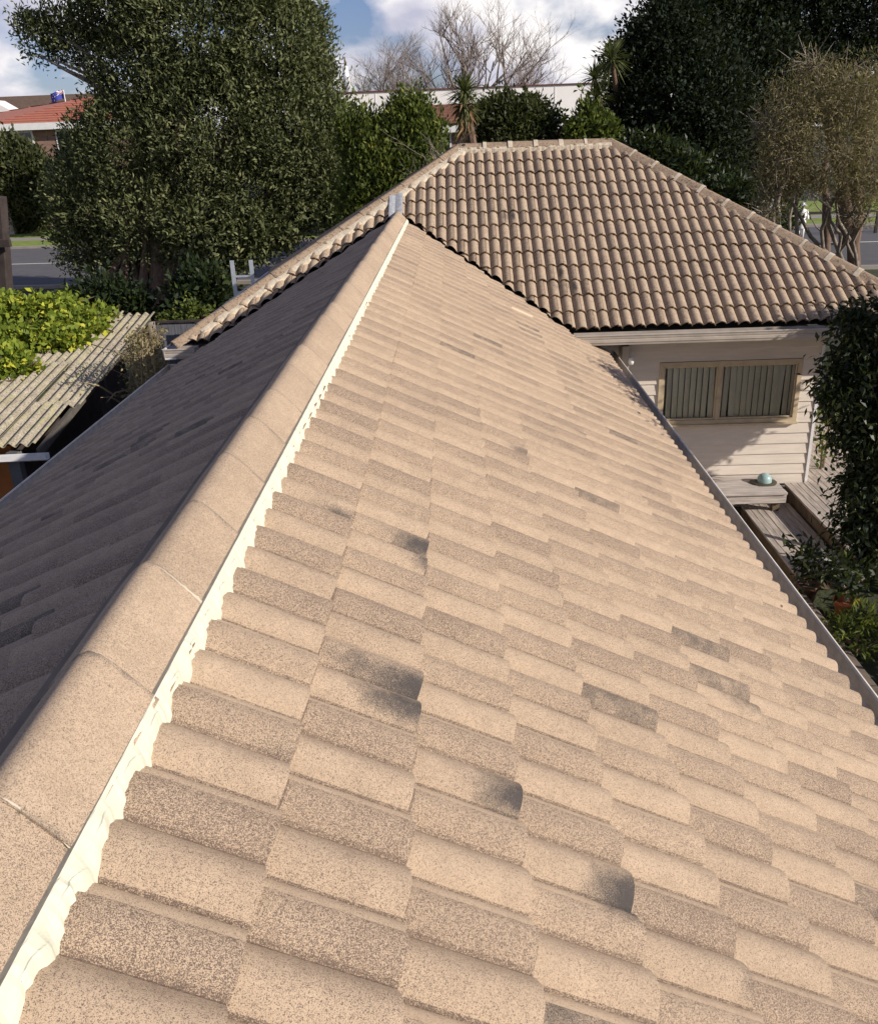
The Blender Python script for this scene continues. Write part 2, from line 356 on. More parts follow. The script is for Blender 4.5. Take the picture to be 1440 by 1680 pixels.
# ------------------------------------------------------------------ roof tiles
G = 0.30608; RW = 0.15
T1, T1L, T2 = 0.5362, math.radians(29.3), 0.5635
S0, Y1 = 0.17059, 1.40448
PF = np.array([1.00821, 14.92711, 0.78955])
def roll_profile(kind):
    """list of (u, h, darkness: roll A tone and crease shade) over one tile width 0.30: plain roll first, lapped roll second"""
    pts = [(-.001, -.016, 0)]
    A = .041
    def h(ph): return A*abs(math.sin(math.pi*ph))**.85
    for ph, aa in ((0, 1.5), (.05, 0), (.13, 0), (.24, 0), (.37, 0), (.5, 0), (.63, 0), (.76, 0), (.87, 0), (.95, 1.5)): pts.append((RW*ph, h(ph), aa))  # valley edges get extra dark speckle as painted crease shade
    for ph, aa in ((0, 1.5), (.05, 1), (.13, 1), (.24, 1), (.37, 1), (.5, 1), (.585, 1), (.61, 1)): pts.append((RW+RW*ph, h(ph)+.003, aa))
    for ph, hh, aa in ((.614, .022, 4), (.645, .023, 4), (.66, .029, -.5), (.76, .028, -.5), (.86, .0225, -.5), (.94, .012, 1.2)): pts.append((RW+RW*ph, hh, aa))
    pts.append((2*RW, 0.0, 0)); pts.append((2*RW+.008, -.016, 0))
    return pts
PR = roll_profile(0)
def tile_field(name, parent, mat, org, eu, ev, nn, courses, umin, umax, uoff, keep, cuts, lift=0.0, stains=(), ns=2, seed=1, jit=1.0, matrnd=1.0, flat=False, amp=1.0, lp=.030):
    """courses: list of (k, s_nose). u measured along eu from org, v downslope along ev."""
    rng = np.random.default_rng(seed)
    org, eu, ev, nn = map(lambda q: np.array(q, float), (org, eu, ev, nn))
    Vs, Fs, rnd, ra, st = [], [], [], [], []; base = 0
    fr = [-.03, .002, .010]+[q_ for q_ in np.linspace(0, 1, ns+1)[1:]]
    U0 = np.array([p[0] for p in PR]); H0 = np.array([p[1] for p in PR])*amp; A0 = [p[2] for p in PR]; m = len(PR); AR = np.array([1 if (q_[2] == 1) else 0 for q_ in PR])
    for k, sn in courses:
        off = uoff+(k % 2)*RW
        i0 = int(math.floor((umin-off)/(2*RW)))-1; i1 = int(math.ceil((umax-off)/(2*RW)))+1
        for i in range(i0, i1):
            u0 = off+2*RW*i
            c = org+eu*(u0+RW)+ev*(sn-G/2)
            if not keep(c, .42): continue
            r = rng.random(); dz = rng.normal(0, .0011)*jit; dn = rng.normal(0, .003)*jit; ftop = 1.0; tw = rng.normal(0, .0012)*jit; du = rng.normal(0, .0012)*jit
            rows = []
            for f in fr:
                s = sn-G+f if f < .02 else sn-G+f*(G+dn); hh = (H0+lift+.002+lp*(s-(sn-G))/G+dz+tw*(U0/(2*RW)-.5)*2)*(min(1, max(0, (s-.10)/.09)) if flat else 1)
                rows.append((s, hh))
            fl_ = (min(1, max(0, (sn-.10)/.09)) if flat else 1)
            rows.append((sn+dn+.0015, fl_*(H0+lift+.002+lp+dz+tw*(U0/(2*RW)-.5)*2-.0035))); rows.append((sn+dn-.002, fl_*(H0+lift+.002+lp+dz-lp*.62)))
            for s, hh in rows:
                P = org+ev*s+eu*(u0+du+U0)[:, None]+nn*hh[:, None]; Yv = u0+U0; ff = min(1, max(0, (s-(sn-G))/G)); ca_ = u0+RW+.05
                Vs.append(P)
                sv = np.zeros(m)
                for (ss, su, rs, ru, amt, hard) in stains:
                    if hard:
                        v = amt*(abs(ca_-su) < .10 and sn-G < ss <= sn)*(AR == 1)
                    elif rs > 0:
                        v = amt*float(sn-G < ss <= sn)*np.exp(-((Yv-su)/ru)**2)*min(1, max(0, 1.15-(sn-s)/rs))
                    else:
                        d = np.sqrt(((s-ss)/-rs)**2+((Yv-su)/ru)**2); v = amt*np.clip(1.25-d, 0, 1)
                    sv = np.where(np.abs(v) > np.abs(sv), v, sv)
                st.append(sv)
            nr = len(rows)
            for a in range(nr-1):
                for j in range(m-1):
                    b0 = base+a*m+j; Fs.append((b0, b0+m, b0+m+1, b0+1)); rnd.append(r*matrnd); ra.append((.6+.3*r if A0[j] == 1 else A0[j])+(1.1 if a == 1 else 0)+(2.2 if a >= nr-2 else 0))  # lap and nose faces darkened to paint in the shade between courses
            base += nr*m
    V = np.concatenate(Vs); Fc = np.array(Fs, dtype=np.int32)
    if np.dot(np.cross(ev, eu), nn) < 0: Fc = Fc[:, ::-1]
    o = mesh_obj(name, V, Fc, mat, parent, True, {'rnd': rnd, 'rolla_shade': ra}, {'stain_shade': np.concatenate(st)})
    me = o.data; bm = bmesh.new(); bm.from_mesh(me)
    loc = Vector(parent.location)
    for co, no in cuts:
        bmesh.ops.bisect_plane(bm, geom=bm.verts[:]+bm.edges[:]+bm.faces[:], plane_co=Vector(co)-loc, plane_no=Vector(no))
    dele = [f for f in bm.faces if not keep(np.array(f.calc_center_median()+loc), 0)]
    bmesh.ops.delete(bm, geom=dele, context='FACES')
    bm.to_mesh(me); bm.free()
    me.attributes.active_color_index = -1
    m_ = o.modifiers.new('edge', 'EDGE_SPLIT'); m_.split_angle = math.radians(40)
    return o

house = empty('house', (0, 0, 0), 'single-storey house with beige tiled hip roof and cream weatherboard wall filling the foreground', 'house')
# straight lines in plan
tR, tL, tF = math.tan(T1), math.tan(T1L), math.tan(T2)
APY = PF[1]-PF[2]/tF                 # where near ridge meets far slope
RX0, RX1 = 0.93, 3.29                # far ridge ends
HK = 1.085; RY = 15.02; RZ = PF[2]+(RY-PF[1])*tF
EY = RY-(RY-11.56)                   # front eave y
kR, kL = tR/tF, tL/tF
def vy(x): return APY-(kR*x if x > 0 else -kL*x)
def keep_near(P, m):
    x, y = P[0], P[1]
    lim = vy(x)-.015
    if x > 2.42: lim = max(lim, 11.70)
    if x < -2.50: lim = max(lim, 11.66)
    return y < lim+m*1.3
def keep_nr(P, m): return P[0] > .075-m and keep_near(P, m)
def keep_nl(P, m): return P[0] < -.075+m and keep_near(P, m)
cR = [((0, APY-.015, 0), (kR, 1, 0)), ((2.42, 0, 0), (1, 0, 0)), ((0, 11.70, 0), (0, 1, 0)), ((.075, 0, 0), (1, 0, 0))]
cL = [((0, APY-.015, 0), (-kL, 1, 0)), ((-2.50, 0, 0), (1, 0, 0)), ((0, 11.66, 0), (0, 1, 0)), ((-.075, 0, 0), (1, 0, 0))]
# stains: (s, y, rs, ry, amount, hard)
def rolls(k, n, amt=.8, half=.046):   # whole lapped roll of one tile on course k
    y = Y1+.15*n
    return (S0+G*k-G/2+.0, y-.047, .17, half, amt, False)
ST = [(.405, 2.96, .20, .045, .85, False), (.755, 3.00, .19, .060, 1.0, False), (.757, 2.88, .12, .05, .8, False), (1.192, 4.95, .17, .045, .7, False),
      (.62, 2.09, .30, .055, .95, False), (.716, 1.98, .24, .06, .95, False), (1.009, 1.82, .17, .070, 1.0, False), (1.325, 1.63, .15, .085, 1.05, False), (1.44, 1.52, .07, .04, .6, False),
      (2.096, 3.05, .22, .06, .7, False), (.30, 1.62, .10, .04, .35, False), (2.6, 2.3, .15, .05, .5, False), (1.9, 6.2, .2, .05, .45, False), (2.45, 5.3, .2, .045, .4, False), (1.15, 1.2, .2, .06, .4, False)]
def hardroll(s, y):
    k = math.ceil((s-S0)/G); n = round((y+.06-Y1)/.15)
    if (n-k) % 2 != 1: n += 1 if (y+.06-Y1)/.15 > n else -1
    return (s, Y1+.15*n-.045, 1, 1, .46, True)
HR = [(1.50, 2.53), (2.10, 3.50), (1.85, 4.87), (2.08, 3.15), (1.24, 7.65), (1.84, 9.67), (2.33, 2.04), (1.13, 1.19), (1.84, 9.9), (.95, 6.6), (2.4, 6.9)]
ST += [hardroll(*q) for q in HR]
q = hardroll(1.97, 10.65); ST.append((q[0], q[1], 1, 1, -.9, True))
cN = [(k, S0+G*k) for k in range(0, 11)]
offN = Y1-(RW+RW*.61)                 # lapped edge at 0.61 of the second roll
ev = (math.cos(T1), 0, -math.sin(T1)); nn = (math.sin(T1), 0, math.cos(T1))
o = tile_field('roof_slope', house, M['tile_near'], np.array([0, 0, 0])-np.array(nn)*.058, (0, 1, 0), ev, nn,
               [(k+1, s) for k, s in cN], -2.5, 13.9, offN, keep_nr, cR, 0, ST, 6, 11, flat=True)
tag(o, 'sunlit near roof slope of pale speckled beige tiles with dark sooty patches')
ev = (-math.cos(T1L), 0, -math.sin(T1L)); nn = (-math.sin(T1L), 0, math.cos(T1L))
STL = [(S0+G*k-G/2, y, 1, 1, .5, True) for k, y in ((3, 2.75), (4, 3.05), (4, 2.75), (5, 3.35), (5, 3.05), (4, 5.1), (5, 5.25), (3, 2.45), (2, 2.3), (4, 5.4), (6, 4.6), (2, 4.4), (6, 3.2), (5, 7.2), (3, 6.4), (7, 6.1))]
STL += [(S0+G*k-.05, y, .25, .05, .7, False) for k, y in ((3, 2.6), (4, 2.9), (5, 3.2), (4, 5.2), (2, 1.9), (5, 4.4))]
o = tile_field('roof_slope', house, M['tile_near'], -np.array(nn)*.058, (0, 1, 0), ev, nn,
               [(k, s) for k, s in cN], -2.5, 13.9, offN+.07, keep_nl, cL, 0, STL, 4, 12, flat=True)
tag(o, 'shaded near roof slope of tiles falling away to the left')
# far slopes
def keep_front(P, m):
    x, y = P[0], P[1]
    if y > RY+m: return False
    if x < RX0-(RY-y)*HK-m or x > RX1+(RY-y)*HK+m: return False
    if y < vy(x)+.03-m and -2.62 < x < 2.52: return False
    return True
cF = [((RX0, RY, 0), (1, -HK, 0)), ((RX1, RY, 0), (1, HK, 0)), ((0, APY+.03, 0), (kR, 1, 0)), ((0, APY+.03, 0), (-kL, 1, 0)), ((2.52, 0, 0), (1, 0, 0)), ((-2.62, 0, 0), (1, 0, 0)), ((0, 0, 0), (1, 0, 0))]
ev = (0, -math.cos(T2), -math.sin(T2)); nn = (0, -math.sin(T2), math.cos(T2))
o0 = PF-np.array(nn)*.034
cFc = [(k, G*k) for k in range(0, 14)]
def fst(px, py, rs, ru, amt):
    v = CF*F+CR*(px-W/2)-CU*(py-H/2); P = CAM+v*(((PF-CAM)@np.array(nn))/(v@np.array(nn)))
    return ((P-o0)@np.array(ev), P[0]-o0[0], -rs, ru, amt, False)
SF = [fst(828, 357, .15, .06, .75), fst(842, 357, .15, .04, .95), fst(920, 448, .15, .045, .95), fst(943, 472, .16, .04, 1.0), fst(910, 470, .14, .07, .45), fst(930, 470, .1, .07, .4), fst(700, 395, .05, .03, .8)]
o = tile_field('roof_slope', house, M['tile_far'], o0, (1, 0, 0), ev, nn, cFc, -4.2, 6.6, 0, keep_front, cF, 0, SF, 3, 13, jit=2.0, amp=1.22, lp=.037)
tag(o, 'far roof slope of brown beige tiles facing the viewer')
def keep_left(P, m):
    x, y = P[0], P[1]; return x < RX0+m and (RX0-x)/HK > abs(y-RY)-m
T3 = math.atan(tF/HK); ev = (-math.cos(T3), 0, -math.sin(T3)); nnl = (-math.sin(T3), 0, math.cos(T3))
tile_field('roof_slope', house, M['tile_far'], np.array([RX0, RY, RZ])-np.array(nnl)*.034, (0, 1, 0), ev, nnl,
           [(k, G*k+.10) for k in range(0, 14)], -3.8, 3.8, 0, keep_left, [((RX0, RY, 0), (1, -HK, 0)), ((RX0, RY, 0), (1, HK, 0))], 0, (), 1, 14)
def keep_right(P, m):
    x, y = P[0], P[1]; return x > RX1-m and (x-RX1)/HK > abs(y-RY)-m
ev = (math.cos(T3), 0, -math.sin(T3)); nnr = (math.sin(T3), 0, math.cos(T3))
tile_field('roof_slope', house, M['tile_far'], np.array([RX1, RY, RZ])-np.array(nnr)*.034, (0, 1, 0), ev, nnr,
           [(k, G*k+.10) for k in range(0, 14)], -3.8, 3.8, 0, keep_right, [((RX1, RY, 0), (1, -HK, 0)), ((RX1, RY, 0), (1, HK, 0))], 0, (), 1, 15)
def keep_back(P, m):
    x, y = P[0], P[1]; return y > RY-m and x > RX0-(y-RY)*HK-m and x < RX1+(y-RY)*HK+m
ev = (0, math.cos(T2), -math.sin(T2)); nnb = (0, math.sin(T2), math.cos(T2))
tile_field('roof_slope', house, M['tile_far'], np.array([0, RY, RZ])-np.array(nnb)*.034, (1, 0, 0), ev, nnb,
           [(k, G*k+.10) for k in range(0, 14)], -3.6, 7.6, 0, keep_back, [((RX0, RY, 0), (1, HK, 0)), ((RX1, RY, 0), (1, -HK, 0))], 0, (), 1, 16)
# underlay sheets closing the roof
mb = MB(); d = .085
ex = 2.78
mb.add([(0, -3, -d), (ex, -3, -d-ex*tR), (ex, 11.6, -d-ex*tR), (2.42, 11.6, -d-2.42*tR), (0, APY-.05, -d)], [(0, 1, 2, 3, 4)])
mb.add([(0, -3, -d), (-ex, -3, -d-ex*tL), (-ex, 11.55, -d-ex*tL), (-2.5, 11.55, -d-2.5*tL), (0, APY-.05, -d)], [(4, 3, 2, 1, 0)])
HS = RY-11.62
mb.add([(RX0, RY, RZ-d), (RX1, RY, RZ-d), (RX1+HS*HK, RY-HS, RZ-d-HS*tF), (RX0-HS*HK, RY-HS, RZ-d-HS*tF), (RX1+HS*HK, RY+HS, RZ-d-HS*tF), (RX0-HS*HK, RY+HS, RZ-d-HS*tF)],
       [(0, 3, 2, 1), (1, 2, 4), (0, 5, 3), (0, 1, 4, 5)])
mb.build('roof_underlay', M['underlay'], house)

# ---- capping
def cap_mesh(L, w0, h0, w1, h1, th=.018, seg=16, shape=1.0, soft=.06):
    """cap along +Y (0..L) with crest at x=0; half-round cross-section scaled from near to far end; thickness"""
    V, Fc = [], []; n = seg+1; ys = L*np.array([0, .06, .35, .7, .94, 1])
    for lay in (0, 1):
        for y in ys:
            f = y/L; w = w0+(w1-w0)*f-lay*th; h = h0+(h1-h0)*f-lay*th
            for i in range(n):
                a = math.pi*i/seg; cx, cz = math.cos(a), math.sin(a)
                V.append((-cx*w, y, h*(1-(math.sqrt(cx*cx+soft)-math.sqrt(soft))/(math.sqrt(1+soft)-math.sqrt(soft)))))
    m = len(ys)*n
    for lay in (0, 1):
        for j in range(len(ys)-1):
            for i in range(seg):
                q = [lay*m+j*n+i, lay*m+j*n+i+1, lay*m+(j+1)*n+i+1, lay*m+(j+1)*n+i]
                Fc.append(tuple(q) if lay else tuple(q[::-1]))
    for j in (0, len(ys)-1):
        for i in range(seg):
            q = (j*n+i, j*n+i+1, m+j*n+i+1, m+j*n+i); Fc.append(q if j == 0 else q[::-1])
    for i in (0, seg):
        for j in range(len(ys)-1):
            q = (j*n+i, (j+1)*n+i, m+(j+1)*n+i, m+j*n+i); Fc.append(q if i else q[::-1])
    return np.array(V), Fc
def orient(V, P, d, side):
    d = np.array(d, float); d /= np.linalg.norm(d); r = np.array(side, float); r -= d*(r@d); r /= np.linalg.norm(r); u = np.cross(r, d)
    if u[2] < 0: u = -u; r = -r
    return np.array(P)+V[:, :1]*r+V[:, 1:2]*d+V[:, 2:]*u
rngc = np.random.default_rng(5)
def cap_object(name, V, Fc, mat):
    o = mesh_obj(name, V, Fc, mat, house, True, {'rnd': np.full(len(Fc), rngc.random()), 'rolla_shade': np.zeros(len(Fc))}, {'stain_shade': (np.tile(np.repeat([.42, .0, 0, 0, .05, .5], len(V)//12), 2) if len(V) % 12 == 0 else np.zeros(len(V)))})  # cap ends darkened: grime line plus painted joint shading
    m_ = o.modifiers.new('edge', 'EDGE_SPLIT'); m_.split_angle = math.radians(50); return o
# near ridge: crest runs along Y
y = 1.16-.43*8
joints = []
while y < APY-.02:
    L = min(.43, APY+.03-y)
    if L > .08:
        V, Fc = cap_mesh(L+.012, .126+rngc.normal(0, .001), .1185, .1315, .1260+rngc.normal(0, .001))
        P = (rngc.normal(0, .003), y, -.079+rngc.normal(0, .002))
        V = orient(V, P, (rngc.normal(0, .004), 1, rngc.normal(0, .003)), (1, 0, 0)); co = cap_object('ridge_cap', V, Fc, M['cap_near'])
        if y < 2.2 and y > .9:
            V = []; n = 14
            for s_ in (0, 1):
                for i in range(n+1):
                    q = .22+.78*i/n; w_ = .010*(.3+.7*random.random())*(.25+.75*i/n)
                    V.append((q*.129, y+(w_ if s_ else -w_)+.004, -.078+.124*(1-(math.sqrt(q*q+.06)-math.sqrt(.06))/(math.sqrt(1.06)-math.sqrt(.06)))+.003))
            mesh_obj('joint_mortar', V, [(i, i+1, n+2+i, n+1+i) for i in range(n)], M['mortar_cream'], co)
    y += .43
def hcurve(ph): return .041*abs(math.sin(math.pi*ph))**.85
# fresh white pointing down the right side
rs = np.random.default_rng(21)
def smooth_noise(n, k, rs): 
    a = rs.random(n+2*k); return np.convolve(a, np.ones(k)/k, 'same')[k:n+k]
def pointing(xs_sign, t, mat, w, amp, ragged, ys, zl=.0, off=0):
    n = len(ys); a = smooth_noise(n, 5, rs); b_ = smooth_noise(n, 21, rs); c_ = rs.random(n)
    V, Fc = [], []
    for i, yy in enumerate(ys):
        ph = ((yy-offN-off) % RW)/RW; hh = hcurve(ph); valley = 1-hh/.034
        wid = w*(.85+.9*(b_[i]-.5))+amp*(a[i]-.5)*2+ragged*(c_[i]-.5)+valley*.002
        wid = max(.012, wid)
        ca = math.cos(math.atan(t))
        def surf(x):
            f = min(1, max(0, (x/ca-.10)/.09)); return -x*t-.058/ca+((.030-.020*min(1, max(0, (x-.135)/.05)))+hh)*f/ca
        x0 = .132; z0 = -.066+.0015*a[i]; ze = surf(x0+wid)+.006
        V += [(xs_sign*(x0-.022), yy, z0-.010)]
        for f_ in (0, .14, .28, .42, .56, .7, .85, 1):
            xx = x0+wid*f_; zz = max(surf(xx)+.013, surf(xx+.005)+.013) if 0 < f_ < 1 else (z0 if f_ == 0 else ze)
            V.append((xs_sign*xx, yy, max(zz, z0*(1-f_)+ze*f_)+(.003*c_[i] if 0 < f_ < 1 else 0)))
        V += [(xs_sign*(x0+wid+.002), yy, ze-.03)]
    m_ = 10
    for i in range(n-1):
        for j in range(m_-1):
            q = (i*m_+j, i*m_+j+1, (i+1)*m_+j+1, (i+1)*m_+j); Fc.append(q if xs_sign > 0 else q[::-1])
    return mesh_obj('mortar_bedding', V, Fc, mat, house, False)
tag(pointing(1, tR, M['mortar_white'], .020, .008, .006, np.arange(-2.3, APY-.1, .012)), 'bright fresh white pointing along the near ridge')
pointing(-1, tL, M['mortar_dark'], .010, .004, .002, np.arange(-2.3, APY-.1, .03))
# far ridge and hips
CF_ = lambda: None
def run_caps(A, B, n, side, name, w=.118, h=.09, jmat=None, jw=.02, dz=-.02):
    A, B = np.array(A, float), np.array(B, float); d = (B-A); L = np.linalg.norm(d)/n; d /= np.linalg.norm(d)
    for i in range(n):
        V, Fc = cap_mesh(L+.02, w, h, w*.93, h*.93, shape=.8, seg=12)
        P = A+d*(L*i)+np.array([rngc.normal(0, .003), rngc.normal(0, .003), dz+rngc.normal(0, .003)])
        V = orient(V, P, d, side); co = cap_object(name, V, Fc, M['cap_far'])
        if jmat and i > 0:
            V, Fc = cap_mesh(jw*(.6+.9*random.random()), w*1.06, h*1.09, w*1.03, h*1.06, shape=.8, seg=12, th=.01)
            V = orient(V, P-d*jw*.55, d, side); mesh_obj('joint_mortar', V, Fc, jmat, co, True)
run_caps((RX0, RY, RZ), (RX1, RY, RZ), 6, (0, 1, 0), 'ridge_cap', jmat=M['mortar_cream'], jw=.05)
cl = RY-11.50; cx = cl*HK; eL = (RX0-cx, RY-cl, RZ-cl*tF); eR = (RX1+cx, RY-cl, RZ-cl*tF); bL = (RX0-cx, RY+cl, RZ-cl*tF); bR = (RX1+cx, RY+cl, RZ-cl*tF)
for E, P0, jm_ in ((eL, (RX0, RY, RZ), None), (eR, (RX1, RY, RZ), M['mortar_cream']), (bL, (RX0, RY, RZ), None), (bR, (RX1, RY, RZ), M['mortar_cream'])):
    d = np.array(P0)-np.array(E); side = np.cross(d, (0, 0, 1))
    run_caps(E, P0, 13, side, 'hip_cap', jmat=jm_, jw=.05)
# cream pointing beside the far left hip and under the far ridge caps
def strip(A, B, side, w, zup, drop, mat, n=260, wav=.01, inner=.085):
    A, B, side = map(lambda q: np.array(q, float), (A, B, side)); L = np.linalg.norm(B-A)
    a = smooth_noise(n+1, 5, rs); V, Fc = [], []
    for i in range(n+1):
        P = A+(B-A)*i/n; ww = w*(.8+.5*a[i])
        V += [P+side*inner+np.array([0, 0, zup]), P+side*(inner+ww*.6)+np.array([0, 0, zup-drop*.45+wav*(a[i]-.5)]), P+side*(inner+ww)+np.array([0, 0, zup-drop*.9]), P+side*(inner+ww)+np.array([0, 0, zup-drop-.05])]
    for i in range(n):
        for j in range(3): q = (i*4+j, i*4+j+1, i*4+5+j, i*4+4+j); Fc.append(q)
    o = mesh_obj('mortar_bedding', V, Fc, mat, house)
    return o
s2 = 1/math.sqrt(2)
strip(eL+np.array([.25, .25, .25*tF]), (RX0, RY, RZ), (s2, -s2, 0), .075, .010, .045, M['mortar_cream'])
strip((RX0-.02, RY, RZ), (RX1, RY, RZ), (0, -1, 0), .042, .006, .04, M['mortar_cream'])
strip(eR-np.array([.05, -.05, -.05*tF]), (RX1, RY, RZ), (-s2, -s2, 0), .045, .0, .05, M['cap_far'])
# lead flashing where the near ridge runs into the far slope
ev = np.array((0, -math.cos(T2), -math.sin(T2))); nf = np.array((0, -math.sin(T2), math.cos(T2)))
V, Fc = [], []; nu, nv = 16, 8
for j in range(nv+1):
    for i in range(nu+1):
        u = -.13+.20*i/nu; v = ((APY+.36-.48*j/nv)-PF[1])/-math.cos(T2)
        P = PF+np.array([u-PF[0], 0, 0])+ev*v; ph = ((u-PF[0]) % RW)/RW
        V.append(P+nf*(hcurve(ph)*.45+.036+.004*random.random()))
for j in range(nv):
    for i in range(nu): a = j*(nu+1)+i; Fc.append((a, a+nu+1, a+nu+2, a+1))
mesh_obj('flashing', V, Fc, M['lead'], house, True)
# valley trays
mb = MB()
for sx, kk, xe in ((1, kR, 2.45), (-1, kL, 2.55)):
    V = []
    for x in (0, xe):
        yv = APY-kk*x; zv = -(tR if sx > 0 else tL)*x
        V += [(sx*x-.0, yv-.12, zv-.045), (sx*x, yv+.14, zv-.045+.02)]
    mb.add(V, [(0, 2, 3, 1)] if sx > 0 else [(0, 1, 3, 2)])
mb.build('valley_tray', M['tray'], house)

# ---- gutters
GP = [(-.115, -.02), (-.115, -.105), (0, -.105), (.004, -.085), (.012, -.075), (.012, -.045), (.006, -.04), (.012, -.03), (.015, -.005), (.022, 0), (.022, .010), (.010, .014), (-.002, .008), (-.002, 0.0), (0.002, -.006), (-.006, -.095), (-.105, -.095), (-.105, -.02), (-.115, -.02)]
def gutter(A, B, outw, mat, sc_=1.0, ends=True):
    mb = MB(); mb.prof([(a*sc_, b_*sc_) for a, b_ in GP], A, B, outw, (0, 0, 1))
    if ends:
        for P, s_ in ((A, -1), (B, 1)):
            P = np.array(P, float); o_ = np.array(outw, float); d = np.array(B, float)-np.array(A, float); d /= np.linalg.norm(d)
            q = [P+o_*a*sc_+np.array([0, 0, b_*sc_]) for a, b_ in ((-.118, .012), (-.118, -.108), (.014, -.108), (.026, .014))]
            mb.add(q+[v+d*s_*.006 for v in q], [(0, 1, 2, 3), (7, 6, 5, 4), (0, 4, 5, 1), (1, 5, 6, 2), (2, 6, 7, 3), (3, 7, 4, 0)])
    return mb.build('gutter', mat, house)
ZG = RZ-(RY-11.50)*tF-.035
tag(gutter((2.33, 11.42, ZG), (RX1+cx+.06, 11.42, ZG), (0, -1, 0), M['gutter'], 1.15))
gutter((RX0-cx-.10, 11.40, ZG), (-2.60, 11.40, ZG), (0, -1, 0), M['gutter'], 1.15)
gutter((RX0-cx-.10, 11.40, ZG), (RX0-cx-.10, 18.6, ZG), (-1, 0, 0), M['gutter_pale'], 1.15)
gutter((RX1+cx+.10, 11.40, ZG), (RX1+cx+.10, 18.6, ZG), (1, 0, 0), M['gutter'], 1.15)
zr = -2.86*tR-.055
o = gutter((2.925, -3, zr+.01), (2.925, 11.93, zr+.01), (1, 0, 0), M['gutter_white'], .82)
zl = -2.92*tL-.015
gutter((-3.02, -3, zl), (-3.02, 11.60, zl), (-1, 0, 0), M['gutter_white'], 1.0)
# ---- walls
def boards(A, B, out, z0, z1, step=.152, holes=()):
    """weatherboards on a wall from A to B (plan points), facing out"""
    A, B, out = np.array([*A, 0.]), np.array([*B, 0.]), np.array([*out, 0.]); mb = MB(); L = np.linalg.norm(B-A); d = (B-A)/L
    z = z0; 
    while z < z1-.01:
        zt = min(z+step, z1); segs = [(0, L)]
        for (a, b_, hz0, hz1) in holes:
            if zt > hz0+.01 and z < hz1-.01: segs = [(0, a), (b_, L)]
        for a, b_ in segs:
            P, Q = A+d*a, A+d*b_
            pr = [(-.01, zt), (.004, zt), (.006, zt-.012), (.020, z+.004), (.019, z), (-.01, z)]
            V = [R+out*o_+np.array([0, 0, zz]) for R in (P, Q) for o_, zz in pr]
            mb.add(V, [(i, (i+1) % 6, 6+(i+1) % 6, 6+i) for i in range(6)]+[tuple(range(5, -1, -1)), tuple(range(6, 12))])
        z += step
    return mb
WX1 = 5.75; WY = 12.0
WZ0 = -3.74
wx0, wx1, wz0, wz1 = 3.62, 5.46, -2.76, -1.97
b_ = boards((2.45, WY), (WX1, WY), (0, -1), WZ0, -1.60, holes=[(wx0-2.45, wx1-2.45, wz0, wz1)])
tag(b_.build('wall', M['board'], house), 'cream weatherboard wall under the far eave')
boards((WX1, WY), (WX1, 18.0), (1, 0), WZ0, -1.60).build('wall', M['board'], house)
boards((-2.35, 18.0), (-2.35, 12.0), (-1, 0), WZ0, -1.60).build('wall', M['board'], house)
boards((2.4, -3), (2.4, 12.0), (1, 0), WZ0, -1.60).build('wall', M['board'], house)
boards((-2.4, 12.0), (-2.4, -3), (-1, 0), WZ0, -1.60).build('wall', M['board'], house)
mb = MB(); mb.box(WX1-.01, WX1+.03, WY-.03, WY+.04, WZ0-.01, -1.6); mb.build('corner_board', M['gutter_pale'], house)
# foundations, core block and soffits
mb = MB(); mb.box(-2.3, 2.35, -2.9, 11.9, GZ, -1.9); mb.box(-2.3, 3.5, 12.6, 17.9, GZ, -1.7); mb.box(3.5, WX1-.05, 12.5, 17.9, GZ, -1.7); mb.box(-2.3, WX1-.05, 12.02, 12.5, GZ, wz0-.02)
mb.box(-2.3, wx0-.03, 12.02, 12.5, wz0, -1.7); mb.box(wx1+.03, WX1-.05, 12.02, 12.5, wz0, -1.7); mb.box(2.4, WX1, 12.03, 12.2, GZ, WZ0)
mb.build('foundation', M['room'], house)
mb = MB(); zs = ZG-.10
mb.box(2.46, RX1+cx+.02, 11.46, 12.02, zs-.012, zs); mb.box(RX0-cx, -2.6, 11.46, 12.0, zs-.012, zs)
mb.box(WX1, RX1+cx, 12.02, 18.4, zs-.012, zs); mb.box(RX0-cx, -2.35, 12.02, 18.4, zs-.012, zs)
mb.box(2.4, 2.84, -3, 11.9, zr-.12, zr-.108); mb.box(-2.86, -2.4, -3, 11.5, zl-.12, zl-.108)
mb.build('soffit', M['soffit'], house)
mb = MB(); mb.box(2.33, RX1+cx, 11.545, 11.57, ZG-.14, ZG+.02); mb.box(RX0-cx+.02, -2.58, 11.53, 11.555, ZG-.14, ZG+.02); mb.box(2.825, 2.84, -3, 11.7, zr-.16, zr-.01); mb.box(-2.86, -2.845, -3, 11.6, zl-.16, zl-.01)
mb.build('fascia', M['gutter'], house)
# small bracket + white downpipe head under the far eave
mb = MB(); mb.box(3.00, 3.10, 11.72, 11.98, -1.93, -1.62); mb.build('downpipe', M['gutter'], house, bevel=.008)
mb = MB(); mb.lathe([(.0, -.05), (.03, -.04), (.042, .0), (.03, .05), (0, .06)], (3.12, 11.70, -1.82), 12); mb.build('outside_lamp', M['white_trim'], house, True)
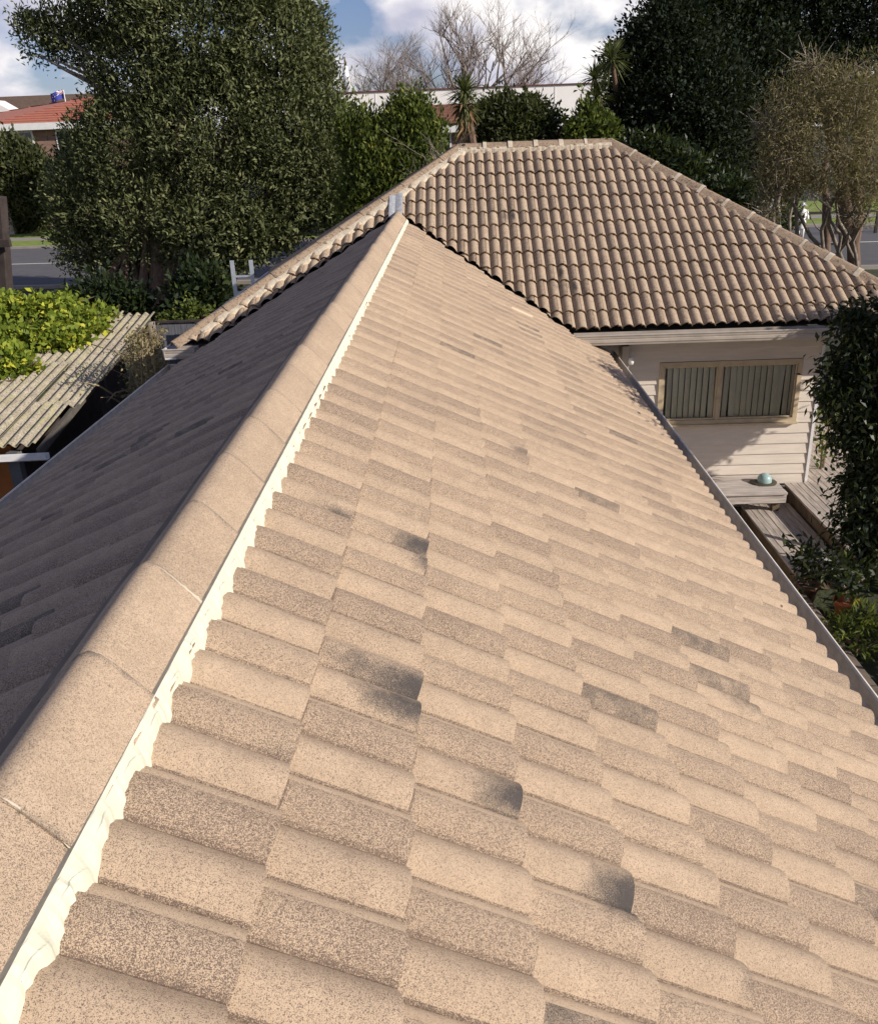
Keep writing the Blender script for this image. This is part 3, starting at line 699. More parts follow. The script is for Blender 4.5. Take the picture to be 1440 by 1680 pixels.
# window
win = mesh_obj('window', *(lambda q: (q.V, q.F))((lambda q: q.box(wx0-.02, wx1+.02, WY-.035, WY+.02, wz1-.01, wz1+.05).box(wx0-.02, wx1+.02, WY-.035, WY+.02, wz0-.05, wz0+.01).box(wx0-.05, wx0+.01, WY-.033, WY+.02, wz0-.05, wz1+.05).box(wx1-.01, wx1+.05, WY-.033, WY+.02, wz0-.05, wz1+.05))(MB())), M['frame'], house)
def sub(name, mb, mat, parent, smooth=False, bevel=0):
    return mb.build(name, mat, parent, smooth, bevel)
mm = 4.40
mb = MB(); mb.box(mm-.022, mm+.022, WY-.028, WY+.03, wz0, wz1)
for a, c in ((wx0+.01, mm-.022), (mm+.022, wx1-.01)):
    mb.box(a, a+.025, WY-.015, WY+.028, wz0+.01, wz1-.01); mb.box(c-.025, c, WY-.015, WY+.028, wz0+.01, wz1-.01)
    mb.box(a+.025, c-.025, WY-.015, WY+.028, wz0+.01, wz0+.035); mb.box(a+.025, c-.025, WY-.015, WY+.028, wz1-.035, wz1-.01)
sub('window_frame', mb, M['frame'], win, bevel=.004)
mb = MB(); mb.box(wx0-.06, wx1+.06, WY-.075, WY-.02, wz0-.075, wz0-.045); sub('sill', mb, M['frame'], win, bevel=.004)
mb = MB()
for a, c in ((wx0+.03, mm-.055), (mm+.055, wx1-.03)): mb.box(a, c, WY+.006, WY+.010, wz0+.03, wz1-.03)
sub('pane', mb, M['glass'], win)
def drape(x0, x1, seed):
    rg = np.random.default_rng(seed); V, Fc = [], []; x = x0
    while x < x1-.03:
        w_ = .088; a = -math.radians(52+rg.normal(0, 5)); n = 6; b0 = len(V); ln = rg.normal(0, .006)
        for z, dx in ((wz0+.02, ln+rg.normal(0, .004)), (wz1-.02, 0)):
            for i in range(n+1):
                f = i/n-.5; V.append((x+.04+dx+f*w_*math.cos(a), WY+.050+f*w_*.8*math.sin(a)+.010*math.cos(f*math.pi), z))
        for i in range(n): Fc.append((b0+i, b0+i+1, b0+n+2+i, b0+n+1+i))
        x += .083
    return V, Fc
V, Fc = drape(wx0+.07, mm-.02, 1); o = mesh_obj('blind', V, Fc, M['drape'], win, True)
V, Fc = drape(mm+.08, wx1-.02, 2); o = mesh_obj('blind', V, Fc, M['drape'], win, True)

# ------------------------------------------------------------------ deck area
def boards_deck(mb, x0, x1, y0, y1, z, along='y', w=.09, th=.03):
    if along == 'y':
        n = max(1, round((x1-x0)/w)); s = (x1-x0)/n
        for i in range(n): mb.box(x0+i*s+.003, x0+(i+1)*s-.003, y0+random.uniform(0, .012), y1, z-th, z+random.uniform(-.002, .002))
    else:
        n = max(1, round((y1-y0)/w)); s = (y1-y0)/n
        for i in range(n): mb.box(x0, x1-random.uniform(0, .015), y0+i*s+.003, y0+(i+1)*s-.003, z-th, z+random.uniform(-.002, .002))
bench = empty('deck_landing', (4.7, 11.6, -4.1), 'pale grey timber landing against the weatherboard wall, below the curtained window', 'landing')
mb = MB(); boards_deck(mb, 3.3, 5.26, 11.27, 11.96, -3.60, 'x', .14); mb.build('boards', M['deck_x'], bench, bevel=.004)
mb = MB(); mb.box(3.3, 5.25, 11.30, 11.335, -3.76, -3.634); mb.build('riser', M['deck_x'], bench, bevel=.004)
mb = MB(); [mb.box(x, x+.09, 11.36, 11.45, -4.1, -3.64) for x in (3.4, 4.3, 5.1)]; mb.build('legs', M['deck_side'], bench)
step = empty('deck_step', (5.05, 10.5, -4.1), 'low weathered timber step platform, lower of the two decks beside the gutter', 'deck step')
mb = MB(); boards_deck(mb, 4.74, 5.42, 9.42, 11.62, -3.90); mb.build('boards', M['deck'], step, bevel=.004)
mb = MB(); mb.box(4.76, 4.795, 9.44, 11.6, -4.1, -3.934); mb.box(5.36, 5.395, 9.44, 11.6, -4.1, -3.934); mb.box(4.797, 5.358, 9.44, 9.475, -4.1, -3.934); mb.build('riser', M['deck_side'], step)
deck = empty('timber_deck', (6.5, 10.5, -4.1), 'raised grey timber deck partly under the dark shrub at the right', 'deck')
mb = MB(); boards_deck(mb, 5.44, 9.2, 9.38, 12.0-.05, -3.72); boards_deck(mb, 5.80, 9.2, 11.96, 16.0, -3.72); mb.build('boards', M['deck'], deck, bevel=.004)
mb = MB(); mb.box(5.46, 5.495, 9.42, 11.94, -3.98, -3.754); mb.box(5.497, 9.2, 9.42, 9.455, -3.98, -3.754); mb.build('riser', M['deck_side'], deck)
mb = MB(); [mb.box(x, x+.09, y, y+.09, -4.1, -3.76) for x in (5.52, 7.2, 9.0) for y in (9.5, 11.6)]; mb.build('legs', M['deck_side'], deck)
# teal hat-shaped thing
hp = np.array([5.06, 11.68, -3.598])
hat = empty('hard_hat', hp, 'pale teal dome with a dark brim lying on the timber landing against the wall', 'hat')
mb = MB(); mb.lathe([(.0, .135), (.04, .13), (.075, .108), (.095, .07), (.10, .03), (.10, .012)], hp, 22); dome = mb.build('crown', M['teal'], hat, True)
mb = MB()
V = []; n = 28
for r_, z in ((.10, .016), (.165, .006), (.17, .0), (.10, .006)):
    for i in range(n):
        a = 2*math.pi*i/n; e = 1+.18*max(0, math.cos(a-math.pi))
        V.append((hp[0]+r_*e*math.cos(a), hp[1]+r_*math.sin(a), hp[2]+z+.012*math.cos(2*a)*(r_ > .12)))
mb.add(V, [(j*n+i, j*n+(i+1) % n, (j+1)*n+(i+1) % n, (j+1)*n+i) for j in range(3) for i in range(n)]); mb.build('brim', M['hat_dark'], hat, True)

# ------------------------------------------------------------------ foliage tools
def leaf_quads(P, D, Nn, L, Wd, curl=.12):
    """rhombic leaves: base P, direction D, normal Nn"""
    n = len(P); D = D/(np.linalg.norm(D, axis=1)[:, None]+1e-9)
    S = np.cross(D, Nn); S /= np.linalg.norm(S, axis=1)[:, None]+1e-9; Nn = np.cross(S, D)
    L = np.broadcast_to(L, (n,))[:, None]; Wd = np.broadcast_to(Wd, (n,))[:, None]
    a = P; b_ = P+D*L*.45+S*Wd*.5+Nn*L*curl; c = P+D*L; d = P+D*L*.45-S*Wd*.5+Nn*L*curl
    return np.stack([a, b_, c, d], 1).reshape(-1, 3), np.arange(4*n).reshape(-1, 4)
def unit(v): return v/(np.linalg.norm(v, axis=1)[:, None]+1e-9)
def crown(blobs, nclump, per, cr, L, Wd, rng, up=.5, shell=.35, tintbias=0, droop=0.0, aspect=1.0):
    """leaf clumps spread in the outer shell of ellipsoids. blobs: (x,y,z,rx,ry,rz)"""
    B = np.array(blobs, float); vol = (B[:, 3]*B[:, 5])**1.0; pr = vol/vol.sum()
    idx = rng.choice(len(B), nclump, p=pr); d = unit(rng.normal(size=(nclump, 3)))
    rr = (1-shell*rng.random(nclump)**1.3)*(1+rng.normal(0, .07, nclump))
    C = B[idx, :3]+d*rr[:, None]*B[idx, 3:6]
    # drop clumps well inside other blobs
    q = np.zeros(nclump)
    for b in B: q += (np.sum(((C-b[:3])/b[3:6])**2, axis=1) < .42)
    ok = (q == 0) | (rng.random(nclump) < .42); C, d = C[ok], d[ok]; n = len(C)
    cs = cr*(.6+.8*rng.random(n)); ct = rng.random(n)
    P = np.repeat(C, per, 0)+rng.normal(size=(n*per, 3))*np.repeat(cs, per)[:, None]*.55*np.array([1, 1, aspect])
    out = np.repeat(d, per, 0); D = unit(out*.7+rng.normal(size=(n*per, 3))*.75+np.array([0, 0, up-droop])); Nn = unit(rng.normal(size=(n*per, 3))+np.array([0, 0, .9])+out*.5)
    tint = np.clip(.45*np.repeat(ct, per)+.55*rng.random(n*per)+tintbias, 0, 1)
    V, Fc = leaf_quads(P, D, Nn, L*(.65+.7*rng.random(n*per)), Wd*(.7+.6*rng.random(n*per)))
    return V, Fc, tint, C
def blobs_px(lst, Y, depth=1.0):
    """(px, py, rx_px, ry_px[, dY]) in photo pixels -> ellipsoids standing round the plane y=Y"""
    out = []
    for b in lst:
        px, py, rx, ry = b[:4]; dy = b[4] if len(b) > 4 else 0
        c = at(px, py, Y+dy); s = ((c-CAM)@CF)/F
        out.append((c[0], c[1], c[2], rx*s, (rx+ry)/2*s*depth, ry*s))
    return out
def limbs(base, targets, r0, rng, n=7, split=.35, wig=.05):
    """tapered limbs from base to each target"""
    mb = MB(); base = np.array(base, float)
    for T in targets:
        T = np.array(T, float); fork = base+(T-base)*np.array([.15, .15, split]); L = np.linalg.norm(T-base)
        ts = np.linspace(0, 1, n); pts = []
        for t_ in ts:
            p = (1-t_)**2*base+2*t_*(1-t_)*fork+t_**2*T; pts.append(p+rng.normal(size=3)*wig*L*.15*(0 if t_ == 0 else 1))
        mb.tube(pts, r0*(1-.85*ts)+.01, 7)
    return mb
def tree(name, label, cat, blobs, leafm, barkm, base, rng, nclump, per, cr, L, Wd, r0=.25, group=None, targets=None, nt=12, **kw):
    t_ = empty(name, base, label, cat, group)
    V, Fc, tint, C = crown(blobs, nclump, per, cr, L, Wd, rng, **kw)
    if targets is None:
        bi = np.array(blobs); targets = [b[:3] for b in bi[rng.permutation(len(bi))[:nt]]]
    limbs(base, targets, r0, rng).build('trunk', barkm, t_, True)
    mesh_obj('crown', V, Fc, leafm, t_, False, {'tint': tint})
    return t_

# ------------------------------------------------------------------ big tree on the left
rg = np.random.default_rng(3)
BL = [(330, 40, 140, 120), (440, 90, 95, 120), (225, 130, 75, 90), (470, 210, 95, 110), (350, 210, 140, 120), (345, 195, 75, 75, 1.5), (300, 150, 60, 60, 1.5), (215, 250, 85, 100), (520, 290, 80, 85), (540, 240, 55, 70), (515, 150, 45, 70), (490, 60, 45, 60), (400, 330, 120, 90),
      (265, 350, 120, 100), (140, 330, 55, 70), (135, 400, 42, 45), (300, 410, 85, 60), (200, 430, 55, 50), (395, 395, 45, 45), (190, 0, 72, 62), (105, 40, 55, 28), (65, 45, 36, 24), (55, 88, 16, 9), (85, 82, 20, 12), (135, 75, 50, 24),
      (400, -60, 120, 100), (240, -70, 130, 100), (140, 235, 32, 45), (290, 480, 50, 22), (540, 330, 42, 38), (110, 350, 28, 50)]
tb = atz(262, 505, GZ)
blobs = blobs_px(BL, 32.0, .9)
t_ = tree('evergreen_tree', 'huge dark olive evergreen tree with full rounded crown, left of the roof', 'tree', blobs, M['leaf_olive'], M['bark'], tb, rg, 10500, 24, .34, .17, .062, r0=.42, targets=[b[:3] for b in blobs[:14]], shell=.42, up=.6)
mb = MB()
for pts_ in (((250, 260), (190, 160), (140, 120), (85, 95)), ((230, 230), (185, 120), (120, 70), (70, 50)), ((200, 190), (160, 140), (110, 115), (60, 88)), ((215, 200), (175, 150), (150, 130), (125, 95))):
    P_ = [at(x_, y_, 31.6) for x_, y_ in pts_]; mb.tube(P_, [.12, .09, .06, .025], 7)
mb.build('branch', M['bark_pale'], t_, True)
mb = MB()
for k in range(7):
    a = rg.random()*6.28; b0 = tb+np.array([math.cos(a)*.8, math.sin(a)*.5, 0]); mb.tube([b0, b0+[rg.normal(0, .3), 0, 1.1], b0+[rg.normal(0, .8), .3, 2.6], b0+[rg.normal(0, 1.2), .5, 4.2]], [.2, .15, .11, .06], 7)
mb.build('stems', M['bark'], t_, True)
# second trunk to the right
tb2 = atz(318, 500, GZ)
t2 = tree('leaning_evergreen', 'smaller evergreen with orange-barked trunk just right of the huge tree, by the ladder', 'tree', blobs_px([(330, 380, 60, 50), (400, 390, 40, 40), (350, 420, 45, 30), (430, 370, 40, 28), (540, 350, 30, 20), (470, 380, 24, 18)], 31.0), M['leaf_olive'], M['bark'], tb2, rg, 520, 16, .35, .24, .10, r0=.2, nt=4)

# ------------------------------------------------------------------ dark trees behind the far roof, right
rg = np.random.default_rng(4)
BD = [(1100, 60, 75, 60), (1050, 110, 60, 45), (1180, 30, 110, 90), (1300, 10, 120, 80), (1420, 20, 100, 90), (1130, 160, 110, 80), (1040, 190, 65, 50), (1240, 130, 110, 90), (1350, 120, 100, 80), (1130, 250, 90, 60), (1220, 250, 90, 80), (1430, 130, 70, 90), (1010, 225, 40, 28), (1160, 320, 60, 40), (1170, -50, 110, 70), (1320, -60, 130, 80), (1440, -50, 90, 80)]
tree('dark_evergreen', 'nearly black evergreen tree mass behind the right hip, left end of the dark trees', 'tree', blobs_px(BD[0:2]+BD[5:7]+BD[9:10]+BD[12:14], 36), M['leaf_dark'], M['bark'], atz(1120, 400, GZ), rg, 3300, 20, .40, .18, .085, r0=.35, group='dark evergreens behind the roof', shell=.5)
tree('dark_evergreen', 'nearly black tall evergreen in the middle of the dark trees, above the right hip', 'tree', blobs_px([BD[i] for i in (2, 7, 10, 14)], 38), M['leaf_dark'], M['bark'], atz(1215, 400, GZ), rg, 3600, 20, .42, .18, .085, r0=.35, group='dark evergreens behind the roof', shell=.5)
tree('dark_evergreen', 'nearly black tall evergreen with sky gaps, above the brownish tree at the right edge', 'tree', blobs_px([BD[i] for i in (3, 4, 8, 11, 15, 16)], 39), M['leaf_dark'], M['bark'], atz(1390, 400, GZ), rg, 3300, 20, .38, .18, .085, r0=.35, group='dark evergreens behind the roof', shell=.6)
# understorey seen beneath
tree('understorey_shrub', 'dark tangled understorey shrub behind the right hip of the roof', 'shrub', blobs_px([(1180, 330, 70, 45), (1100, 290, 60, 40), (1250, 360, 50, 30), (1060, 250, 50, 22), (1290, 300, 30, 20)], 33), M['leaf_fg'], M['bark'], atz(1200, 440, GZ), rg, 900, 14, .35, .22, .10, r0=.12)

# strap-leaf heads (cabbage trees, yucca)
def straphead(c, R, n, rng, L_sh=1.0, w=.05, dead=False):
    d = unit(rng.normal(size=(n, 3))+np.array([0, 0, .45])); P0 = np.repeat(np.array(c)[None], n, 0)
    V, Fc = [], []
    for i in range(n):
        L = R*(.75+.4*rng.random()); dd = d[i]; s = np.cross(dd, [0.1, .2, 1]); s /= np.linalg.norm(s)
        pts = [P0[i], P0[i]+dd*L*.5, P0[i]+dd*L-np.array([0, 0, L*.16])]
        ws = [w*.5, w, .004]; b0 = len(V)
        for p, ww in zip(pts, ws): V += [p-s*ww/2, p+s*ww/2]
        Fc += [(b0, b0+1, b0+3, b0+2), (b0+2, b0+3, b0+5, b0+4)]
    return V, Fc
def strap_tree(name, label, heads, base, Y, mat, rng, R, n, cat='palm-like tree', group=None, dead_skirt=False, w=.05):
    t_ = empty(name, base, label, cat, group); mb = MB(); base = np.array(base)
    for hx, hy in heads:
        c = at(hx, hy, Y); mb.tube([base, base+(c-base)*.5+np.array([.1, 0, .2]), c], [.14, .11, .08], 7)
    mb.build('trunk', M['bark'], t_, True)
    for hx, hy in heads:
        c = at(hx, hy, Y); V, Fc = straphead(c, R, n, rng, w=w); mesh_obj('leaf_head', V, Fc, mat, t_, False, {'tint': rng.random(len(Fc))})
        if dead_skirt:
            n_ = 70; P = np.repeat(c[None], n_, 0)-np.array([0, 0, .1]); D = unit(rng.normal(size=(n_, 3))*.35-np.array([0, 0, 1])); V, Fc = leaf_quads(P-np.array([0, 0, 1])*rng.random((n_, 1))*R*.6, D, unit(rng.normal(size=(n_, 3))), R*.9, w*1.3)
            mesh_obj('dead_skirt', V, Fc, M['leaf_dead'], t_, False, {'tint': rng.random(len(Fc))})
    return t_
strap_tree('cabbage_tree', 'spiky cabbage tree head at the left edge of the dark trees, the higher one', [(1003, 98)], atz(1040, 400, GZ), 34, M['leaf_yucca'], rg, .85, 150, group='cabbage trees')
strap_tree('cabbage_tree', 'spiky cabbage tree head beside the white wall, lower and darker one', [(975, 128), (978, 160)], atz(1010, 400, GZ), 33.5, M['leaf_bush'], rg, .72, 130, group='cabbage trees')
strap_tree('yucca', 'tall green yucca with pointed leaves and dead skirt behind the far ridge', [(762, 150), (762, 172)], (0.9+1.2, 30, GZ), 30, M['leaf_yucca'], rg, .72, 130, dead_skirt=True, w=.06, cat='yucca')

# ------------------------------------------------------------------ brownish twiggy tree at right
rg = np.random.default_rng(6)
BW = [(1300, 180, 55, 60), (1370, 150, 70, 45), (1430, 150, 50, 60), (1290, 250, 55, 60), (1370, 240, 80, 70), (1440, 260, 50, 80), (1335, 300, 45, 20), (1270, 300, 36, 34), (1415, 305, 45, 26), (1255, 345, 26, 18), (1405, 350, 34, 14), (1260, 205, 20, 16), (1330, 110, 24, 14)]
bw = blobs_px(BW, 24.0)
wt = empty('brownish_tree', atz(1385, 470, GZ), 'olive brown twiggy tree with grey stems, in front of the dark trees', 'tree')
V, Fc, tint, C = crown(bw, 2300, 20, .22, .13, .019, rg, up=.0, shell=.8, aspect=1.3, tintbias=.05)
mesh_obj('crown', V, Fc, M['leaf_brown'], wt, False, {'tint': tint})
mb = MB(); bases = [(1390, 460), (1345, 425), (1425, 470), (1300, 400), (1440, 440)]
for i, (x, y) in enumerate(bases):
    b0 = atz(x, y, GZ); b0 = b0 if b0[1] < 30 else np.array([b0[0]*26/b0[1], 26, GZ])
    for _ in range(2):
        k = rg.integers(len(bw)); T = np.array(bw[k][:3])+rg.normal(0, .3, 3)-np.array([0, 0, .25])
        ts = np.linspace(0, 1, 9); pts = [b0*(1-u)+T*u+np.array([rg.normal(0, .09), rg.normal(0, .09), 0])*(u > 0)+np.array([0, 0, .8*u*(1-u)]) for u in ts]
        mb.tube(pts, .065*(1-.8*ts)+.012, 6)
for _ in range(420):
    k = rg.integers(len(bw)); c = np.array(bw[k][:3])+unit(rg.normal(size=(1, 3)))[0]*np.array(bw[k][3:6])*(.2+.55*rg.random())
    d = unit(rg.normal(size=(1, 3)))[0]+np.array([0, 0, .15]); L = .35+.5*rg.random(); mb.tube([c, c+d*L*.5+rg.normal(0, .05, 3), c+d*L], [.014, .010, .004], 3, False)
mb.build('branches', M['bark_pale'], wt, True)
# separate slim trunks with lichen near the white figure
for i, (x0, y0, x1, y1, lab) in enumerate(((1268, 372, 1290, 200, 'pale lichen-spotted slim trunk left of the leaning white branch'), (1275, 368, 1310, 295, 'bare pale leaning branch stub beside the lichen-spotted trunk'), (1365, 420, 1355, 250, 'slim brown trunk standing in front of the sunlit verge'), (1400, 430, 1420, 200, 'thick dark trunk at the right of the sunlit verge'))):
    Yt = 27+i; A = at(x0, y0, Yt); A[2] = GZ; B = at(x1, y1, Yt); o = empty('tree_trunk', A, lab, 'tree trunk', 'trunks beyond the right hip')
    mb = MB(); ts = np.linspace(0, 1, 8); pts = [A+(B-A)*u+np.array([rg.normal(0, .06), 0, 0]) for u in ts]; mb.tube(pts, (.13, .07, .16, .22)[i]*(1-.5*ts), 8)
    mb.build('stem', (M['bark_pale'], M['bark_pale'], M['bark'], M['bark'])[i], o, True)
    mb = MB()
    for _ in range(6): p = pts[int(rg.integers(3, 8))]; d = unit(rg.normal(size=(1, 3)))[0]; d[2] = abs(d[2]); mb.tube([p, p+d*.5, p+d*1.0+[0, 0, .2]], [.03, .02, .008], 4)
    mb.build('branch', M['bark_pale'], o, True)
# fence rail by the verge
rf = empty('rail_fence', at(1340, 350, 50.5), 'dark timber rail fence in front of the sunlit grass verge at the right', 'fence')
A, B = at(1310, 352, 46.0), at(1440, 349, 46.0); A[2] = B[2] = GZ+1.05
mb = MB(); mb.beam(A, B+(B-A)*.6, .08, .12); mb.build('rail', M['pole'], rf)
for u in (0, .5, 1, 1.5): 
    P = A+(B-A)*u; mb = MB(); mb.box(P[0]-.06, P[0]+.06, P[1]-.07, P[1]+.05, GZ, P[2]+.12); mb.build('post', M['pole'], rf)

# white figure and white crumpled thing
def person(base, hgt):
    o = empty('person', base, 'figure in white clothes and brimmed white hat standing beyond the right hip', 'person')
    J = {'pel': (0, 0, .93), 'sp': (0, .01, 1.15), 'ch': (0, .02, 1.35), 'nk': (0, .02, 1.50), 'hd': (0, 0, 1.60), 'hd2': (0, 0, 1.70)}
    vs = [(0, 0, .93), (0, .01, 1.15), (0, .0, 1.36), (0, 0, 1.49), (0, -.01, 1.58), (0, -.01, 1.68), (.17, 0, 1.40), (.25, -.05, 1.14), (.22, -.22, 1.0), (-.17, 0, 1.40), (-.26, -.03, 1.13), (-.24, -.20, .98),
          (.10, 0, .88), (.12, -.02, .48), (.12, .02, .07), (.12, -.13, .03), (-.10, 0, .88), (-.11, .05, .48), (-.12, .10, .07), (-.12, -.04, .03)]
    ed = [(0, 1), (1, 2), (2, 3), (3, 4), (4, 5), (2, 6), (6, 7), (7, 8), (2, 9), (9, 10), (10, 11), (0, 12), (12, 13), (13, 14), (14, 15), (0, 16), (16, 17), (17, 18), (18, 19)]
    rad = [.15, .14, .17, .065, .09, .10, .08, .055, .04, .08, .055, .04, .10, .07, .05, .04, .10, .07, .05, .04]
    me = bpy.data.meshes.new('body'); me.from_pydata([(a*hgt/1.75, b*hgt/1.75, c*hgt/1.75) for a, b, c in vs], ed, []); me.materials.append(M['skin'])
    b = link(bpy.data.objects.new('body', me), o); sk = b.modifiers.new('skin', 'SKIN'); sk.use_smooth_shade = True
    for i, r in enumerate(rad): me.skin_vertices[0].data[i].radius = (r*hgt/1.75*.92, r*hgt/1.75*.92)
    me.skin_vertices[0].data[0].use_root = True; su = b.modifiers.new('sub', 'SUBSURF'); su.levels = su.render_levels = 1
    k = hgt/1.75
    mb = MB(); c = np.array(base)
    def lp(p, c, s=1): return [(r*s*k, z*k) for r, z in p]
    mb.lathe(lp([(.10, 1.50), (.20, 1.43), (.215, 1.2), (.20, 1.0), (.24, .75), (.25, .55)], c), c, 16)
    for sx in (-1, 1): mb.tube([c+np.array([sx*.19, 0, 1.42])*k, c+np.array([sx*.27, -.04, 1.14])*k, c+np.array([sx*.24, -.20, 1.0])*k], [.085*k, .075*k, .06*k], 10); mb.tube([c+np.array([sx*.11, 0, .6])*k, c+np.array([sx*.12, .0, .08])*k], [.10*k, .08*k], 10)
    mb.build('clothes', M['white_cloth'], o, True)
    mb = MB(); mb.lathe(lp([(0, 1.80), (.08, 1.79), (.11, 1.74), (.115, 1.68), (.21, 1.655), (.21, 1.645), (.11, 1.66)], c), c+np.array([0, -.01*k, 0]), 18); mb.build('hat', M['white_cloth'], o, True)
    return o
pb = atz(1311, 392, GZ); pb[2] = GZ
person(pb, 1.62)
gb = pb+np.array([-.95, .3, 0]); gbe = empty('green_bin', gb, 'dark green bin beside the white-clothed figure', 'bin')
mb = MB(); mb.add([(gb[0]+sx*a, gb[1]+sy*a, gb[2]+z) for a, z in ((.24, 0), (.30, .95)) for sx, sy in ((-1, -1), (1, -1), (1, 1), (-1, 1))], [(0, 1, 5, 4), (1, 2, 6, 5), (2, 3, 7, 6), (3, 0, 4, 7), (3, 2, 1, 0)]); mb.build('bin_body', M['green_plastic'], gbe, bevel=.02)
mb = MB(); mb.box(gb[0]-.33, gb[0]+.33, gb[1]-.33, gb[1]+.33, gb[2]+.95, gb[2]+1.02); mb.build('lid', M['green_plastic'], gbe, bevel=.02)
c = at(1262, 346, 30); rgx = np.random.default_rng(9); n = 170
P = c+rgx.normal(size=(n, 3))*np.array([.14, .12, .16]); V, Fc = leaf_quads(P, unit(rgx.normal(size=(n, 3))-np.array([0, 0, .4])), unit(rgx.normal(size=(n, 3))+np.array([.5, -.6, .3])), .20, .11)
wp = empty('white_plant', (c[0], c[1], GZ), 'clump of bright white leaves in the dark shrubs beyond the right hip', 'plant')
m_w = leaf_mat('white_leaf', (.55, .55, .5), (.8, .8, .76), None, .15); mesh_obj('leaves', V, Fc, m_w, wp, False, {'tint': rgx.random(len(Fc))})  # white is the base colour of these leaves
mb = MB(); mb.tube([(c[0], c[1], GZ), (c[0]+.1, c[1], GZ+1), tuple(c)], [.05, .04, .02], 6); mb.build('stem', M['bark'], wp)

# ------------------------------------------------------------------ shrubs behind the far roof, centre
rg = np.random.default_rng(8)
tree('tall_hedge', 'tall yellow green leafy hedge left of the far ridge, with upright plumes', 'hedge', blobs_px([(600, 235, 30, 34), (640, 226, 24, 34), (662, 208, 20, 34), (688, 202, 18, 36), (700, 240, 26, 34), (620, 280, 50, 50), (680, 275, 45, 45), (720, 225, 14, 18), (600, 330, 45, 40), (650, 320, 40, 40), (655, 180, 10, 13), (598, 196, 8, 12), (683, 176, 10, 14), (575, 225, 16, 34)], 26), M['leaf_green'], M['bark'], (at(650, 330, 26)[0], 26, GZ), rg, 3300, 16, .22, .14, .062, r0=.12, shell=.6, up=1.2, aspect=1.7)
tree('round_bush', 'dense olive round bush right of the yucca behind the far ridge', 'shrub', blobs_px([(840, 200, 50, 30), (800, 205, 25, 28), (875, 205, 28, 26), (820, 178, 28, 16), (860, 178, 28, 14), (840, 235, 60, 24)], 34), M['leaf_bush'], M['bark'], (at(840, 220, 34)[0], 34, GZ), rg, 1300, 15, .30, .20, .08, r0=.15, shell=.5)
tree('small_shrub', 'small green shrub in front of the white wall, left of the dark trees', 'shrub', blobs_px([(958, 205, 22, 20), (965, 180, 12, 14), (985, 215, 24, 16), (945, 222, 20, 12), (955, 150, 4, 6)], 33), M['leaf_green'], M['bark'], (at(960, 220, 33)[0], 33, GZ), rg, 260, 13, .26, .20, .10, r0=.08, shell=.8)
tree('wispy_shrub', 'wispy dark-leaved shrub beside the brown-roofed house gable', 'shrub', blobs_px([(905, 205, 14, 16), (915, 190, 8, 12), (890, 222, 18, 10), (925, 228, 20, 8)], 33.5), M['leaf_fg'], M['bark'], (at(905, 220, 33.5)[0], 33.5, GZ), rg, 90, 10, .2, .18, .09, r0=.06, shell=.9)
def bare(name, label, base, hgt, spread, rng, levels=5, r0=.2, group=None, kids=4, cat='bare tree', mat='twig_grey', lean=(0, 0, 0)):
    o = empty(name, base, label, cat, group); mb = MB(); tw = MB()
    def grow(p, d, L, r, lv):
        n = 4; pts = [p]; dd = d.copy()
        for _ in range(n):
            dd = dd+rng.normal(0, .10, 3)+np.array([0, 0, .05]); dd /= np.linalg.norm(dd); pts.append(pts[-1]+dd*L/n)
        (mb if lv >= levels-1 else tw).tube(pts, np.linspace(r, r*.55, n+1), 5 if lv >= levels-1 else 3, False)
        if lv <= 0: return
        for k in range(kids+(2 if lv == levels else 0)):
            u = .3+.7*rng.random() if lv < levels else .35+.65*k/(kids+1); i = min(n-1, int(u*n)); q = pts[i]+(pts[i+1]-pts[i])*(u*n-i)
            nd = dd+unit(rng.normal(size=(1, 3)))[0]*spread; nd[2] = nd[2]*.6+.35; nd /= np.linalg.norm(nd)
            grow(q, nd, L*(.55+.2*rng.random()), r*.5, lv-1)
    grow(np.array(base, float), np.array([0, 0, 1.])+np.array(lean), hgt*.5, r0, levels)
    mb.build('trunk', M[mat], o, True); tw.build('branches', M[mat], o, False)
    return o
def scale_bare(px, py_top, Y, **kw):
    b = at(px, 200, Y); top = at(px, py_top, Y); b[2] = GZ
    return bare('bare_tree', base=b, hgt=(top[2]-GZ), group='leafless trees behind the white building', **kw)
rb = np.random.default_rng(31)
scale_bare(778, 5, 95, label='tallest leafless tree, thick trunk, above the yucca behind the white building', rng=rb, spread=.75, r0=.42, kids=4, levels=5)
scale_bare(835, 25, 99, label='leafless tree right of the tallest one, spreading over the white wall', rng=rb, spread=.9, r0=.3, kids=4, levels=5)
scale_bare(640, 60, 110, label='broad leafless tree second from the left behind the white building', rng=rb, spread=.9, r0=.3, kids=4, levels=5)
scale_bare(608, 75, 112, label='leftmost leafless tree beside the slim white mast', rng=rb, spread=.8, r0=.22, kids=4, levels=5)
scale_bare(682, 72, 105, label='leafless tree between the broad one and the tallest one', rng=rb, spread=.9, r0=.22, kids=4, levels=5)
scale_bare(870, 95, 100, label='lowest leafless tree at the right end, over the brown roof', rng=rb, spread=1.0, r0=.2, kids=4, levels=5)
# small dry shrub at the end of the ridge
rb = np.random.default_rng(5)
for px, lab in ((735, 'small pinkish brown leafless shrub just behind the left end of the far ridge'), (712, 'pinkish brown leafless shrub between the hedge and the ridge end')):
    b = at(px, 240, 24); b[2] = GZ; bare('dry_shrub', lab, b, at(px, 226, 24)[2]-GZ+.1, 1.0, rb, levels=4, r0=.06, kids=4, cat='shrub', mat='bark_pale', group='dry shrubs behind the ridge')

